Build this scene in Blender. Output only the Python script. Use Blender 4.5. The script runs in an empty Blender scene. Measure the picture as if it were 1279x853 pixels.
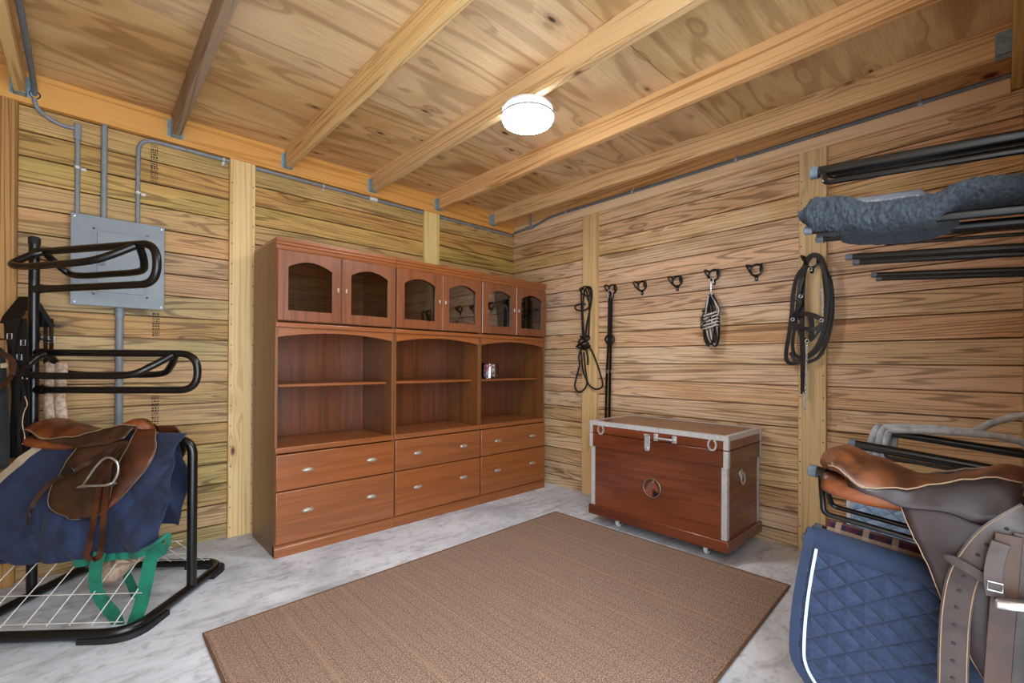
import bpy, bmesh, math, random
from mathutils import Vector, Matrix, noise
random.seed(7)
S = bpy.context.scene
COL = S.collection
PI = math.pi

# ------------------------------------------------------------------ camera, world, light, exposure
CAM = Vector((0.0, 0.0, 1.11))
FPX, PY = 570.28, 451.94
YAW, PITCH, ROLL = 0.818318, 0.0027032, -0.0054768
FW = Vector((math.cos(PITCH)*math.cos(YAW), math.cos(PITCH)*math.sin(YAW), math.sin(PITCH)))
_r = Vector((math.sin(YAW), -math.cos(YAW), 0)); _d = FW.cross(_r)
RT = math.cos(ROLL)*_r + math.sin(ROLL)*_d
DN = -math.sin(ROLL)*_r + math.cos(ROLL)*_d
cd = bpy.data.cameras.new('camera'); cam = bpy.data.objects.new('camera', cd); COL.objects.link(cam)
cd.sensor_width = 36; cd.lens = FPX/1279*36; cd.shift_y = (PY-426.5)/1279; cd.clip_start = 0.02
cam.matrix_world = Matrix(((RT.x, -DN.x, -FW.x, CAM.x), (RT.y, -DN.y, -FW.y, CAM.y), (RT.z, -DN.z, -FW.z, CAM.z), (0, 0, 0, 1)))
S.camera = cam
S.view_settings.view_transform = 'Standard'; S.view_settings.look = 'None'
S.view_settings.gamma = 1.0; S.view_settings.use_curve_mapping = False
S.view_settings.exposure = 0.18
LAMP_EMIT = 105.0
SKY = (0.80, 0.90, 1.0); SKY_STRENGTH = 7.5
w = bpy.data.worlds.new('daylight'); S.world = w; w.use_nodes = True
bg = w.node_tree.nodes['Background']; bg.inputs[0].default_value = (*SKY, 1); bg.inputs[1].default_value = SKY_STRENGTH
S.cycles.max_bounces = 10; S.cycles.diffuse_bounces = 6; S.cycles.transparent_max_bounces = 12
S.cycles.sample_clamp_indirect = 8

# room
XL, XB = -0.62, 3.146          # wall beyond the saddle rack, wall with the hooks
YA, YD = 3.347, -0.072         # cabinet wall, wall with the doorway
ZC = 2.549
pl = bpy.data.lights.new('doorway_daylight', 'AREA'); pl.shape = 'RECTANGLE'; pl.size = 1.75; pl.size_y = 2.3
po = bpy.data.objects.new('doorway_daylight', pl); COL.objects.link(po)
po.location = (0.33, YD-0.12, 1.17); po.rotation_euler = (PI/2, 0, 0); pl.cycles.is_portal = True

# ------------------------------------------------------------------ helpers
def at(px, py, x=None, y=None, z=None):
    d = RT*((px-639.5)/FPX) + DN*((py-PY)/FPX) + FW
    i, v = (0, x) if x is not None else (1, y) if y is not None else (2, z)
    return CAM + d*((v-CAM[i])/d[i])

def lin(h):
    out = []
    for k in (0, 2, 4):
        c = int(h[k:k+2], 16)/255
        out.append(c/12.92 if c <= .04045 else ((c+.055)/1.055)**2.4)
    return (*out, 1.0)

class Mat:
    def __init__(s, name):
        s.m = bpy.data.materials.new(name); s.m.use_nodes = True; s.t = s.m.node_tree
        s.t.nodes.clear(); s.out = s.t.nodes.new('ShaderNodeOutputMaterial')
    def n(s, typ, props=None, **inp):
        nd = s.t.nodes.new(typ)
        for k, v in (props or {}).items(): setattr(nd, k, v)
        for k, v in inp.items():
            k = int(k[1:]) if k[0] == 'i' and k[1:].isdigit() else k.replace('_', ' ')
            s.set(nd.inputs[k], v)
        return nd
    def set(s, sock, v):
        if isinstance(v, bpy.types.NodeSocket): s.t.links.new(v, sock)
        else: sock.default_value = v
    def mth(s, op, a, b=None, c=None, clamp=False):
        nd = s.t.nodes.new('ShaderNodeMath'); nd.operation = op; nd.use_clamp = clamp
        for i, v in enumerate((a, b, c)):
            if v is not None: s.set(nd.inputs[i], v)
        return nd.outputs[0]
    def mix(s, f, a, b, blend='MIX'):
        nd = s.t.nodes.new('ShaderNodeMix'); nd.data_type = 'RGBA'; nd.blend_type = blend
        s.set(nd.inputs[0], f); s.set(nd.inputs[6], a); s.set(nd.inputs[7], b); return nd.outputs[2]
    def vec(s, x, y, z):
        nd = s.n('ShaderNodeCombineXYZ', i0=x, i1=y, i2=z); return nd.outputs[0]
    def obj(s, kind='Object'):
        nd = s.n('ShaderNodeTexCoord'); sp = s.n('ShaderNodeSeparateXYZ', i0=nd.outputs[kind]); return nd.outputs[kind], sp.outputs
    def noise(s, v, scale=1, detail=2, rough=.5, dist=0):
        return s.n('ShaderNodeTexNoise', Vector=v, Scale=scale, Detail=detail, Roughness=rough, Distortion=dist).outputs[0]
    def ss(s, v, a, b):
        nd = s.n('ShaderNodeMapRange', {'interpolation_type': 'SMOOTHSTEP'}, Value=v, i1=a, i2=b); return nd.outputs[0]
    def bsdf(s, col, rough=.5, metal=0, bump=None, bstr=.3, bdist=.002, **kw):
        b = s.n('ShaderNodeBsdfPrincipled', i0=col, Roughness=rough, Metallic=metal)
        for k, v in kw.items(): s.set(b.inputs[k.replace('_', ' ')], v)
        if bump is not None:
            bp = s.n('ShaderNodeBump', Strength=bstr, Distance=bdist, Height=bump); s.t.links.new(bp.outputs[0], b.inputs['Normal'])
        s.t.links.new(b.outputs[0], s.out.inputs[0]); return s.m

def wood(name, along, across, light, dark, pitch=None, off=0.0, tint=.12, hue=.012, rings=6.0, knots=.25, knotc='3a2312', rough=.6, amt=.75, sa=.8, sc=5.0, coat=0.0, second=None, fine=.2, kscale=1.0, sat=.25, thin=.25):
    g = Mat(name); v, c = g.obj()
    A, B = c['XYZ'.index(along)], c['XYZ'.index(across)]
    T = c[[k for k in range(3) if 'XYZ'[k] not in (along, across)][0]]
    oi = g.n('ShaderNodeObjectInfo').outputs['Random']
    if pitch:
        bid = g.mth('FLOOR', g.mth('DIVIDE', g.mth('SUBTRACT', B, off), pitch))
    else: bid = g.mth('MULTIPLY', oi, 91.0)
    wn = g.n('ShaderNodeTexWhiteNoise', {'noise_dimensions': '1D'}, W=bid)
    r = wn.outputs[0]; rc = g.n('ShaderNodeSeparateColor', i0=wn.outputs[1]).outputs
    As = g.mth('ADD', A, g.mth('MULTIPLY', r, 37.0)); Bs = g.mth('ADD', B, g.mth('MULTIPLY', rc[1], 11.0))
    f = g.noise(g.vec(g.mth('MULTIPLY', As, sa), g.mth('MULTIPLY', Bs, sc), g.mth('MULTIPLY', T, sc)), 1.0, 2.0, .45, .35)
    f2 = g.noise(g.vec(g.mth('MULTIPLY', As, sa*5), g.mth('MULTIPLY', Bs, sc*5), g.mth('MULTIPLY', T, sc*5)), 1.0, 2.0)
    vo = g.n('ShaderNodeTexVoronoi', Vector=g.vec(g.mth('MULTIPLY', As, 2.2*kscale), g.mth('MULTIPLY', Bs, 5.5*kscale), g.mth('MULTIPLY', T, 5.5*kscale)), Scale=1.0)
    keep = g.mth('LESS_THAN', g.n('ShaderNodeSeparateColor', i0=vo.outputs['Color']).outputs[0], knots)
    d = g.mth('ADD', vo.outputs['Distance'], g.mth('MULTIPLY', g.mth('SUBTRACT', f2, .5), .1))
    kn = g.mth('MULTIPLY', keep, g.ss(d, .15, .05))
    halo = g.mth('MULTIPLY', keep, g.ss(d, .55, .05))
    ring = g.mth('ADD', g.mth('ADD', g.mth('MULTIPLY', f, rings), g.mth('MULTIPLY', f2, .35)), g.mth('MULTIPLY', halo, .9))
    sn = g.mth('SINE', g.mth('MULTIPLY', ring, 2*PI))
    l = g.ss(sn, thin, 1.0)
    fb = g.noise(g.vec(g.mth('MULTIPLY', As, 6), g.mth('MULTIPLY', Bs, 160), g.mth('MULTIPLY', T, 160)), 1.0, 3.0, .6)
    big = g.noise(g.vec(g.mth('MULTIPLY', As, 1.5), g.mth('MULTIPLY', Bs, 4), T), 1.0, 2.0)
    base = lin(light)
    if second: base = g.mix(g.ss(big, .4, .65), lin(light), lin(second))
    mk = g.mth('MULTIPLY', l, g.mth('MULTIPLY_ADD', big, amt, amt*.35), clamp=True)
    col = g.mix(mk, base, lin(dark))
    col = g.mix(g.mth('MULTIPLY', g.ss(fb, .45, .75), fine), col, lin(dark))
    col = g.mix(g.mth('MULTIPLY', halo, .35), col, lin(dark))
    col = g.mix(kn, col, lin(knotc))
    hs = g.n('ShaderNodeHueSaturation', Hue=g.mth('MULTIPLY_ADD', g.mth('SUBTRACT', rc[2], .5), hue*2, .5),
             Saturation=g.mth('MULTIPLY_ADD', g.mth('SUBTRACT', rc[1], .5), sat, 1.0), Value=g.mth('MULTIPLY_ADD', g.mth('SUBTRACT', r, .5), tint*2, 1.0), Color=col)
    return g.bsdf(hs.outputs[0], g.mth('MULTIPLY_ADD', fb, .2, rough-.1), bump=g.mth('SUBTRACT', fb, l), bstr=.12, bdist=.002, Coat_Weight=coat, Coat_Roughness=.25)

def plain(name, col, rough=.5, metal=0, var=.1, scale=30, bump=.0, col2=None, **kw):
    g = Mat(name); v, c = g.obj()
    nz = g.noise(v, scale, 3, .6)
    c2 = lin(col2) if col2 else tuple(x*(1-var*2) for x in lin(col)[:3])+(1,)
    cc = g.mix(g.ss(nz, .35, .7), lin(col), c2)
    return g.bsdf(cc, g.mth('MULTIPLY_ADD', nz, .15, rough-.07), metal, bump=nz if bump else None, bstr=bump, bdist=.003, **kw)

def leather(name, col, dark, rough=.38):
    g = Mat(name); v, c = g.obj()
    big = g.noise(v, 9, 3, .6, .6); fn = g.noise(v, 160, 3, .7); cr = g.n('ShaderNodeTexVoronoi', {'feature': 'DISTANCE_TO_EDGE'}, Vector=v, Scale=300.0).outputs[0]
    cc = g.mix(g.ss(big, .35, .68), lin(col), lin(dark)); cc = g.mix(g.mth('MULTIPLY', g.ss(fn, .5, .75), .25), cc, lin(dark))
    return g.bsdf(cc, g.mth('MULTIPLY_ADD', fn, .25, rough-.1), bump=g.mth('ADD', g.mth('MULTIPLY', g.ss(cr, 0, .1), .15), fn), bstr=.12, bdist=.001)

def fabric(name, col, col2, scale=1.0, rough=.85, weave=900, sheen=.06):
    g = Mat(name); v, c = g.obj()
    nz = g.noise(v, 10*scale, 4, .6); fn = g.noise(v, weave, 1)
    cc = g.mix(g.ss(nz, .35, .7), lin(col), lin(col2)); cc = g.mix(g.mth('MULTIPLY', fn, .3), cc, lin(col2))
    return g.bsdf(cc, rough, bump=g.mth('ADD', fn, nz), bstr=.25, bdist=.002, Sheen_Weight=sheen)

def quilt(name, col, col2, size=.055):
    g = Mat(name); uv, c = g.obj('UV')
    a = g.mth('DIVIDE', g.mth('ADD', g.mth('MULTIPLY', c[0], .75), c[1]), size); b = g.mth('DIVIDE', g.mth('SUBTRACT', g.mth('MULTIPLY', c[0], .75), c[1]), size)
    da = g.mth('ABSOLUTE', g.mth('SUBTRACT', g.mth('FRACT', a), .5)); db = g.mth('ABSOLUTE', g.mth('SUBTRACT', g.mth('FRACT', b), .5))
    m = g.mth('MAXIMUM', da, db)
    h = g.mth('SQRT', g.mth('SUBTRACT', .5, m), clamp=True)
    nz = g.noise(uv, 60, 4, .65); fn = g.noise(uv, 900, 1)
    line = g.ss(m, .47, .495)
    cc = g.mix(g.ss(nz, .35, .7), lin(col), lin(col2)); cc = g.mix(g.mth('MULTIPLY', line, .8), cc, tuple(x*.25 for x in lin(col2)[:3])+(1,))
    cc = g.mix(g.mth('MULTIPLY', g.ss(nz, .66, .74), .35), cc, lin('8fa0b8'))
    return g.bsdf(cc, .8, bump=g.mth('ADD', g.mth('ADD', h, g.mth('MULTIPLY', nz, .12)), g.mth('MULTIPLY', fn, .04)), bstr=.8, bdist=.012, Sheen_Weight=.06)

def glassy(name, tint=(.75, .75, .72), extra=.0):
    g = Mat(name)
    fr = g.n('ShaderNodeFresnel', IOR=1.5).outputs[0]
    t = g.n('ShaderNodeBsdfTransparent', i0=(*tint, 1)); gl = g.n('ShaderNodeBsdfGlossy', i0=(1, 1, 1, 1), Roughness=.01)
    mx = g.n('ShaderNodeMixShader', i0=g.mth('MULTIPLY_ADD', fr, 1.6, extra, clamp=True), i1=t.outputs[0], i2=gl.outputs[0])
    g.t.links.new(mx.outputs[0], g.out.inputs[0]); return g.m

# ---------------------------------------------------------------- materials
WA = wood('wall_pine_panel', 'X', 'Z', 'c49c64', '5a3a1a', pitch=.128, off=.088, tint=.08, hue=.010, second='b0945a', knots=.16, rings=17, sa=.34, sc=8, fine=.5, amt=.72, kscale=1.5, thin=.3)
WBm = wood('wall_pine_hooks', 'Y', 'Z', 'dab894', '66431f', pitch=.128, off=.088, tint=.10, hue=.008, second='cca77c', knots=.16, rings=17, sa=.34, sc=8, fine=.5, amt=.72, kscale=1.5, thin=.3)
POST = wood('post_pine', 'Z', 'X', 'e2c384', 'b98c4c', rings=6, knots=.14, knotc='6a3a1c', amt=.6, sa=.3, sc=18, kscale=1.6)
POSTB = wood('post_pine_hooks', 'Z', 'Y', 'e0c08c', 'b4884f', rings=6, knots=.14, knotc='6a3520', amt=.6, sa=.3, sc=18, kscale=1.6)
POSTD = wood('post_brown', 'Z', 'X', 'a97d52', '664226', rings=9, knots=.1, amt=.8, sa=.3, sc=16)
LEDG = wood('ledger_orange', 'X', 'Z', 'dca055', 'ac6c2a', rings=6, knots=.08, amt=.6, sa=.3, sc=12, tint=.02, hue=.002, sat=.05)
LEDGD = wood('ledger_doorway', 'X', 'Z', 'd8ae70', 'a87a40', rings=6, knots=.08, amt=.5, sa=.3, sc=12)
JOIST = wood('joist_pine', 'Y', 'Z', 'e2bc86', 'a67643', rings=8, knots=.2, knotc='5a2c18', amt=.75, sa=.35, sc=14, tint=.06, hue=.008, kscale=1.5)
JOISTD = wood('joist_weathered', 'Y', 'Z', 'a08a70', '5c4c3c', rings=7, knots=.2, amt=.7, sa=.5, sc=14, sat=.05)
TRIMB = wood('trim_pale', 'Y', 'Z', 'eacdaa', 'c49e76', rings=6, knots=.12, knotc='7a4a28', amt=.5, sa=.3, sc=14, tint=.02, hue=.002)
PLY = wood('ceiling_plywood', 'X', 'Y', 'e2bf8c', '94663a', pitch=1.24, off=1.145, tint=.04, rings=9, knots=.3, knotc='3a2010', amt=.55, sa=.45, sc=3.2, second='cfa671', kscale=2.0, fine=.35, thin=-.1)
CHER_V = wood('cherry_vertical', 'Z', 'X', '80492a', '542f18', rings=4, knots=0, amt=.45, sa=.4, sc=12, rough=.36, coat=.3, fine=.5, tint=.03, hue=.001, sat=.04)
CHER_H = wood('cherry_horizontal', 'X', 'Z', '91532a', '6a3a1c', rings=4, knots=0, amt=.4, sa=.5, sc=12, rough=.36, coat=.3, fine=.5, tint=.03, hue=.001, sat=.04)
CHER_B = wood('cherry_inside', 'Z', 'X', '783f1c', '48240f', rings=4, knots=0, amt=.5, sa=.4, sc=12, rough=.4, coat=.2, fine=.5, tint=.02, hue=.001, sat=.04, pitch=.11)
CHER_S = wood('cherry_side', 'Z', 'Y', '79491f', '502d12', rings=4, knots=0, amt=.5, sa=.4, sc=12, rough=.4, coat=.2, fine=.5, tint=.02, hue=.001, sat=.04)
MAHO = wood('mahogany', 'Y', 'Z', '793c20', '4c2210', rings=5, knots=0, amt=.5, sa=.6, sc=10, rough=.28, coat=.5, fine=.6, second='662e15', tint=.03, hue=.001, sat=.05)
MAHO_T = wood('mahogany_top', 'Y', 'X', '7c4a2c', '552e19', rings=4, knots=0, amt=.4, sa=.6, sc=10, rough=.35, coat=.4, fine=.5, tint=.02, hue=.001, sat=.05)
ALU = plain('aluminium', 'cfd2d4', .42, .35, .08, 40)
CHROME = plain('chrome', 'd6d8da', .28, .6, .05, 40)
STEEL = plain('stirrup_steel', 'c2bfba', .3, .9, .15, 60)
PEWTER = plain('pewter', 'bdb3a2', .38, .6, .15, 80)
GALV = plain('galvanised', '93b0ba', .45, .3, .15, 60)
BLACK = plain('black_powder_coat', '0b0b0c', .3, 0, .2, 90, bump=.06)
BLACKR = plain('black_rubber', '131314', .7, 0, .2, 60)
CAPG = plain('grey_plastic_cap', '5d6670', .5, 0, .15, 60)
PVC = plain('grey_conduit', '868c91', .5, 0, .08, 20)
PVCD = plain('dark_grey_conduit', '68747d', .5, 0, .08, 20)
PANEL = plain('panel_paint', '80898e', .4, 0, .05, 8)
WHITE = plain('white_paint', 'e4e4e2', .4, 0, .03, 20)
WIRE = plain('white_wire', 'd6d2c8', .4, 0, .1, 40)
LEA_T = leather('leather_tan', '86471f', '4c220e')
LEA_D = leather('leather_dark', '432817', '2a170c')
LEA_R = leather('leather_reddish', '572c14', '30160a')
LEA_G = leather('leather_worn', '40322e', '251b18', .38)
LEA_F = leather('leather_flap', '36292a', '211818', .42)
LEA_S = leather('leather_seat', '74401f', '3a1e0e', .38)
LEA_K = leather('leather_black', '0e0e0e', '070707', .45)
THREAD = plain('pale_stitching', '8e7358', .7)
NAVY = fabric('navy_blanket', '1d2a4a', '111a30')
NAVYB = fabric('navy_binding', '192944', '111d34')
GREEN = fabric('green_webbing', '0c7a60', '085443', weave=600)
BEIGE = fabric('beige_binding', 'b3a288', '8d7a62')
FLEECE = fabric('beige_fleece', 'c4aa93', '94765f', scale=6)
FUZZ = fabric('grey_sheepskin', '313a43', '161b20', scale=14, sheen=.05)
FELT = fabric('grey_felt', '777a82', '5c5f67', scale=3)
BAG = fabric('black_nylon', '191919', '0f0f10', scale=2)
GREYC = fabric('grey_cotton', 'b9bcc2', '90949b', scale=3)
QNAVY = quilt('navy_quilt', '192a48', '101a33')
QBLUE = quilt('blue_quilt', '9dbada', '7396bd', .05)
PIPE = plain('white_piping', 'b9c4ce', .6)
GLASS = glassy('cabinet_glass', (.8, .8, .78), .03)
JARG = glassy('jar_glass', (.95, .97, .97), .03)

def rope_mat():
    g = Mat('striped_rope'); uv, c = g.obj('UV')
    f = g.mth('LESS_THAN', g.mth('ABSOLUTE', g.mth('SUBTRACT', g.mth('FRACT', c[0]), .5)), .13)
    fn = g.noise(uv, 80, 2)
    return g.bsdf(g.mix(f, lin('121214'), lin('c4beb4')), .85, bump=fn, bstr=.2)
ROPE = rope_mat()
def chain_mat(): return CHROME

def concrete():
    g = Mat('concrete_floor'); v, c = g.obj()
    a = g.noise(v, 1.6, 6, .62, .8); b = g.noise(v, 14, 5, .7, .3); d = g.noise(g.vec(g.mth('MULTIPLY', c[0], 3), g.mth('MULTIPLY', c[1], 12), 0), 1, 5, .7, 1.0)
    cc = g.mix(g.ss(a, .35, .68), lin('e0e4ec'), lin('b3b9c3')); cc = g.mix(g.mth('MULTIPLY', g.ss(d, .48, .70), .55), cc, lin('858688'))
    cc = g.mix(g.mth('MULTIPLY', g.ss(b, .5, .72), .6), cc, lin('8d8e8f')); cc = g.mix(g.mth('MULTIPLY', g.ss(a, .62, .8), .4), cc, lin('b3a795'))
    return g.bsdf(cc, g.mth('MULTIPLY_ADD', b, .3, .42), bump=g.mth('ADD', b, a), bstr=.15, bdist=.004)
CONC = concrete()

def rug_mat():
    g = Mat('sisal_rug'); v, c = g.obj()
    n1 = g.noise(g.vec(g.mth('MULTIPLY', c[0], 18), g.mth('MULTIPLY', c[1], 3), 0), 1, 3); cell = g.noise(g.vec(g.mth('MULTIPLY', c[0], 190), g.mth('MULTIPLY', c[1], 190), 0), 1, 2, .7)
    wx = g.mth('SINE', g.mth('MULTIPLY', c[0], 2*PI/.009)); wy = g.mth('SINE', g.mth('MULTIPLY', c[1], 2*PI/.009))
    st = g.mth('ABSOLUTE', g.mth('SUBTRACT', g.mth('FRACT', g.mth('DIVIDE', c[0], .052)), .5))
    st2 = g.mth('ABSOLUTE', g.mth('SUBTRACT', g.mth('FRACT', g.mth('DIVIDE', c[0], .27)), .5))
    sy = g.mth('ABSOLUTE', g.mth('SUBTRACT', g.mth('FRACT', g.mth('DIVIDE', c[1], .04)), .5))
    cc = g.mix(g.ss(cell, .38, .62), lin('b99c87'), lin('684f40')); cc = g.mix(g.mth('MULTIPLY', g.ss(st, .43, .48), .36), cc, lin('664a38'))
    cc = g.mix(g.mth('MULTIPLY', g.ss(st2, .475, .49), .3), cc, lin('c09a78'))
    cc = g.mix(g.mth('MULTIPLY', g.ss(sy, .40, .48), .13), cc, lin('5f4230')); cc = g.mix(g.mth('MULTIPLY', g.ss(n1, .5, .7), .3), cc, lin('a98a73'))
    return g.bsdf(cc, .95, bump=g.mth('ADD', g.mth('MULTIPLY', wx, wy), cell), bstr=.5, bdist=.004)
RUG = rug_mat()

def plaid():
    g = Mat('plaid_wool'); uv, c = g.obj('UV')
    def bands(x, p, a, b): return g.mth('LESS_THAN', g.mth('ABSOLUTE', g.mth('SUBTRACT', g.mth('FRACT', g.mth('ADD', g.mth('DIVIDE', x, p), a)), .5)), b)
    cc = lin('27223a')
    cc = g.mix(g.mth('MULTIPLY', bands(c[0], .06, 0, .22), .75), cc, lin('5a1f33')); cc = g.mix(g.mth('MULTIPLY', bands(c[1], .06, 0, .22), .55), cc, lin('5a1f33'))
    cc = g.mix(g.mth('MULTIPLY', bands(c[0], .06, .5, .11), .6), cc, lin('c7ab8f')); cc = g.mix(g.mth('MULTIPLY', bands(c[1], .06, .5, .11), .6), cc, lin('c7ab8f'))
    return g.bsdf(cc, .9, bump=g.noise(uv, 900, 1), bstr=.2)
PLAID = plaid()

def emit(name, col, s):
    g = Mat(name); e = g.n('ShaderNodeEmission', i0=col, i1=s); g.t.links.new(e.outputs[0], g.out.inputs[0]); return g.m
GLOW = emit('lamp_lens', (.95, .98, 1.0, 1), LAMP_EMIT)
GLOWS = emit('lamp_side_band', (.95, .98, 1.0, 1), LAMP_EMIT*.14)

# ---------------------------------------------------------------- mesh builder
def catmull(p, n=8, closed=False):
    p = [Vector(q) for q in p]; out = []; L = len(p)
    for i in range(L if closed else L-1):
        a, b, c, d = (p[(i-1) % L], p[i], p[(i+1) % L], p[(i+2) % L]) if closed else (p[max(i-1, 0)], p[i], p[i+1], p[min(i+2, L-1)])
        for k in range(n):
            t = k/n
            out.append(.5*((2*b)+(c-a)*t+(2*a-5*b+4*c-d)*t*t+(3*b-a-3*c+d)*t**3))
    if not closed: out.append(p[-1])
    return out
def fillet(p, r, n=6):
    p = [Vector(q) for q in p]; out = [p[0]]
    for i in range(1, len(p)-1):
        a, b = (p[i-1]-p[i]), (p[i+1]-p[i]); ang = a.angle(b)
        t = min(r/math.tan(ang/2), a.length*.49, b.length*.49)
        A, B = p[i]+a.normalized()*t, p[i]+b.normalized()*t
        for k in range(n+1):
            s = k/n; out.append(A*(1-s)**2+p[i]*2*s*(1-s)+B*s*s)
    out.append(p[-1]); return out
def interp(tab, q):
    if q <= tab[0][0]: return tab[0][1]
    for (a, x), (b, y) in zip(tab, tab[1:]):
        if q <= b:
            t = (q-a)/(b-a); t = t*t*(3-2*t); return x+(y-x)*t
    return tab[-1][1]

def dense(tab):
    return sorted((p.x, p.y) for p in catmull([(a, b, 0) for a, b in tab], 6))

class MB:
    def __init__(s): s.v = []; s.f = []; s.uv = {}
    def add(s, vs, fs, uvs=None):
        o = len(s.v); s.v += [Vector(q) for q in vs]; s.f += [tuple(i+o for i in f) for f in fs]
        if uvs:
            for i, u in enumerate(uvs): s.uv[o+i] = u
        return s
    def box(s, x0, x1, y0, y1, z0, z1):
        return s.add([(x, y, z) for z in (z0, z1) for y in (y0, y1) for x in (x0, x1)], [(0, 2, 3, 1), (4, 5, 7, 6), (0, 1, 5, 4), (2, 6, 7, 3), (0, 4, 6, 2), (1, 3, 7, 5)])
    def tube(s, pts, r, seg=10, closed=False, flat=None):
        pts = [Vector(q) for q in pts]; n = len(pts); rs = r if isinstance(r, (list, tuple)) else [r]*n
        tg = []
        for i in range(n):
            a, b = (pts[(i-1) % n], pts[(i+1) % n]) if closed else (pts[max(i-1, 0)], pts[min(i+1, n-1)])
            d = b-a; tg.append(d.normalized() if d.length > 1e-9 else Vector((0, 0, 1)))
        up = Vector((0, 0, 1)) if abs(tg[0].z) < .9 else Vector((1, 0, 0))
        nr = (up-tg[0]*up.dot(tg[0])).normalized(); vs = []; uv = []; ln = 0
        for i in range(n):
            if i: nr = (nr-tg[i]*nr.dot(tg[i])).normalized(); ln += (pts[i]-pts[i-1]).length
            bn = tg[i].cross(nr)
            for k in range(seg):
                a = 2*PI*k/seg; vs.append(pts[i]+nr*math.cos(a)*rs[i]+bn*math.sin(a)*rs[i]*(flat or 1)); uv.append((ln*2+k/seg, ln))
        fs = []
        for i in range(n if closed else n-1):
            j = (i+1) % n
            for k in range(seg): fs.append((i*seg+k, i*seg+(k+1) % seg, j*seg+(k+1) % seg, j*seg+k))
        if not closed: fs += [tuple(range(seg))[::-1], tuple(range((n-1)*seg, n*seg))]
        return s.add(vs, fs, uv)
    def ribbon(s, pts, wd, w, t):
        pts = [Vector(q) for q in pts]; n = len(pts); vs = []
        for i in range(n):
            d = (pts[min(i+1, n-1)]-pts[max(i-1, 0)]).normalized()
            W = Vector(wd[i] if isinstance(wd, list) else wd); W = (W-d*W.dot(d)).normalized(); N = d.cross(W)
            ww = w[i] if isinstance(w, list) else w
            for a, b in ((-1, -1), (1, -1), (1, 1), (-1, 1)): vs.append(pts[i]+W*a*ww/2+N*b*t/2)
        fs = [(0, 3, 2, 1), tuple((n-1)*4+k for k in range(4))]
        for i in range(n-1):
            for k in range(4): fs.append((i*4+k, i*4+(k+1) % 4, i*4+4+(k+1) % 4, i*4+4+k))
        return s.add(vs, fs)
    def lathe(s, prof, c=(0, 0, 0), ax=(0, 0, 1), seg=24):
        ax = Vector(ax).normalized(); u = ax.orthogonal().normalized(); v = ax.cross(u); c = Vector(c); vs = []; n = len(prof)
        for r, z in prof:
            for k in range(seg): a = 2*PI*k/seg; vs.append(c+ax*z+(u*math.cos(a)+v*math.sin(a))*r)
        fs = [(i*seg+k, i*seg+(k+1) % seg, i*seg+seg+(k+1) % seg, i*seg+seg+k) for i in range(n-1) for k in range(seg)]
        if prof[0][0] > 1e-5: fs.append(tuple(range(seg))[::-1])
        if prof[-1][0] > 1e-5: fs.append(tuple(range((n-1)*seg, n*seg)))
        return s.add(vs, fs)
    def prism(s, poly, fn, d0, d1):
        n = len(poly)
        return s.add([fn(a, b, d0) for a, b in poly]+[fn(a, b, d1) for a, b in poly],
                     [tuple(range(n))[::-1], tuple(range(n, 2*n))]+[(i, (i+1) % n, n+(i+1) % n, n+i) for i in range(n)])
    def grid(s, rows, uvs=None, cu=False, cv=False):
        n, m = len(rows), len(rows[0]); fs = []
        for i in range(n if cv else n-1):
            for j in range(m if cu else m-1):
                a, b = (i+1) % n, (j+1) % m; fs.append((i*m+j, i*m+b, a*m+b, a*m+j))
        return s.add([p for r in rows for p in r], fs, [u for r in uvs for u in r] if uvs else None)

INV = {}
def build(name, mb, mat, parent=None, local=False, bevel=0, solid=0, smooth=True, sharp=38, sub=0, soff=0, seg=2, kind=None):
    me = bpy.data.meshes.new(name)
    inv = None if (local or parent is None) else INV.get(parent.name)
    vs = [inv @ q if inv else q for q in mb.v]
    me.from_pydata(vs, [], mb.f); me.update()
    if mb.uv:
        l = me.uv_layers.new(name='UVMap')
        for lp in me.loops: l.data[lp.index].uv = mb.uv.get(lp.vertex_index, (0, 0))
    bm = bmesh.new(); bm.from_mesh(me); bmesh.ops.remove_doubles(bm, verts=bm.verts, dist=1e-6); bmesh.ops.recalc_face_normals(bm, faces=bm.faces); bm.to_mesh(me); bm.free()
    if smooth:
        me.shade_smooth(); me.set_sharp_from_angle(angle=math.radians(sharp))
    me.materials.append(mat)
    o = bpy.data.objects.new(name, me); COL.objects.link(o)
    if parent:
        o.parent = parent
        INV[o.name] = INV.get(parent.name)
    if solid:
        m = o.modifiers.new('thick', 'SOLIDIFY'); m.thickness = solid; m.offset = soff
    if sub:
        m = o.modifiers.new('sub', 'SUBSURF'); m.levels = sub; m.render_levels = sub
    if bevel:
        m = o.modifiers.new('bev', 'BEVEL'); m.width = bevel; m.segments = seg; m.limit_method = 'ANGLE'; m.angle_limit = math.radians(40); m.harden_normals = False
    if kind: o['kind'] = kind
    return o
def thing(name, label, cat, loc=(0, 0, 0), rz=0, group=None):
    o = bpy.data.objects.new(name, None); COL.objects.link(o); o.empty_display_size = .05
    o.location = loc; o.rotation_euler = (0, 0, rz); o['label'] = label; o['category'] = cat
    if group: o['group'] = group
    INV[o.name] = (Matrix.Translation(loc) @ Matrix.Rotation(rz, 4, 'Z')).inverted()
    return o
def tag(o, label, cat, group=None):
    o['label'] = label; o['category'] = cat
    if group: o['group'] = group
    return o
def solo(name, label, cat, mb, mat, loc, group=None, **k):
    """a thing of one mesh, its origin at loc"""
    mb.v = [q-Vector(loc) for q in mb.v]
    o = build(name, mb, mat, None, **k); o.location = loc; return tag(o, label, cat, group)
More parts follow.
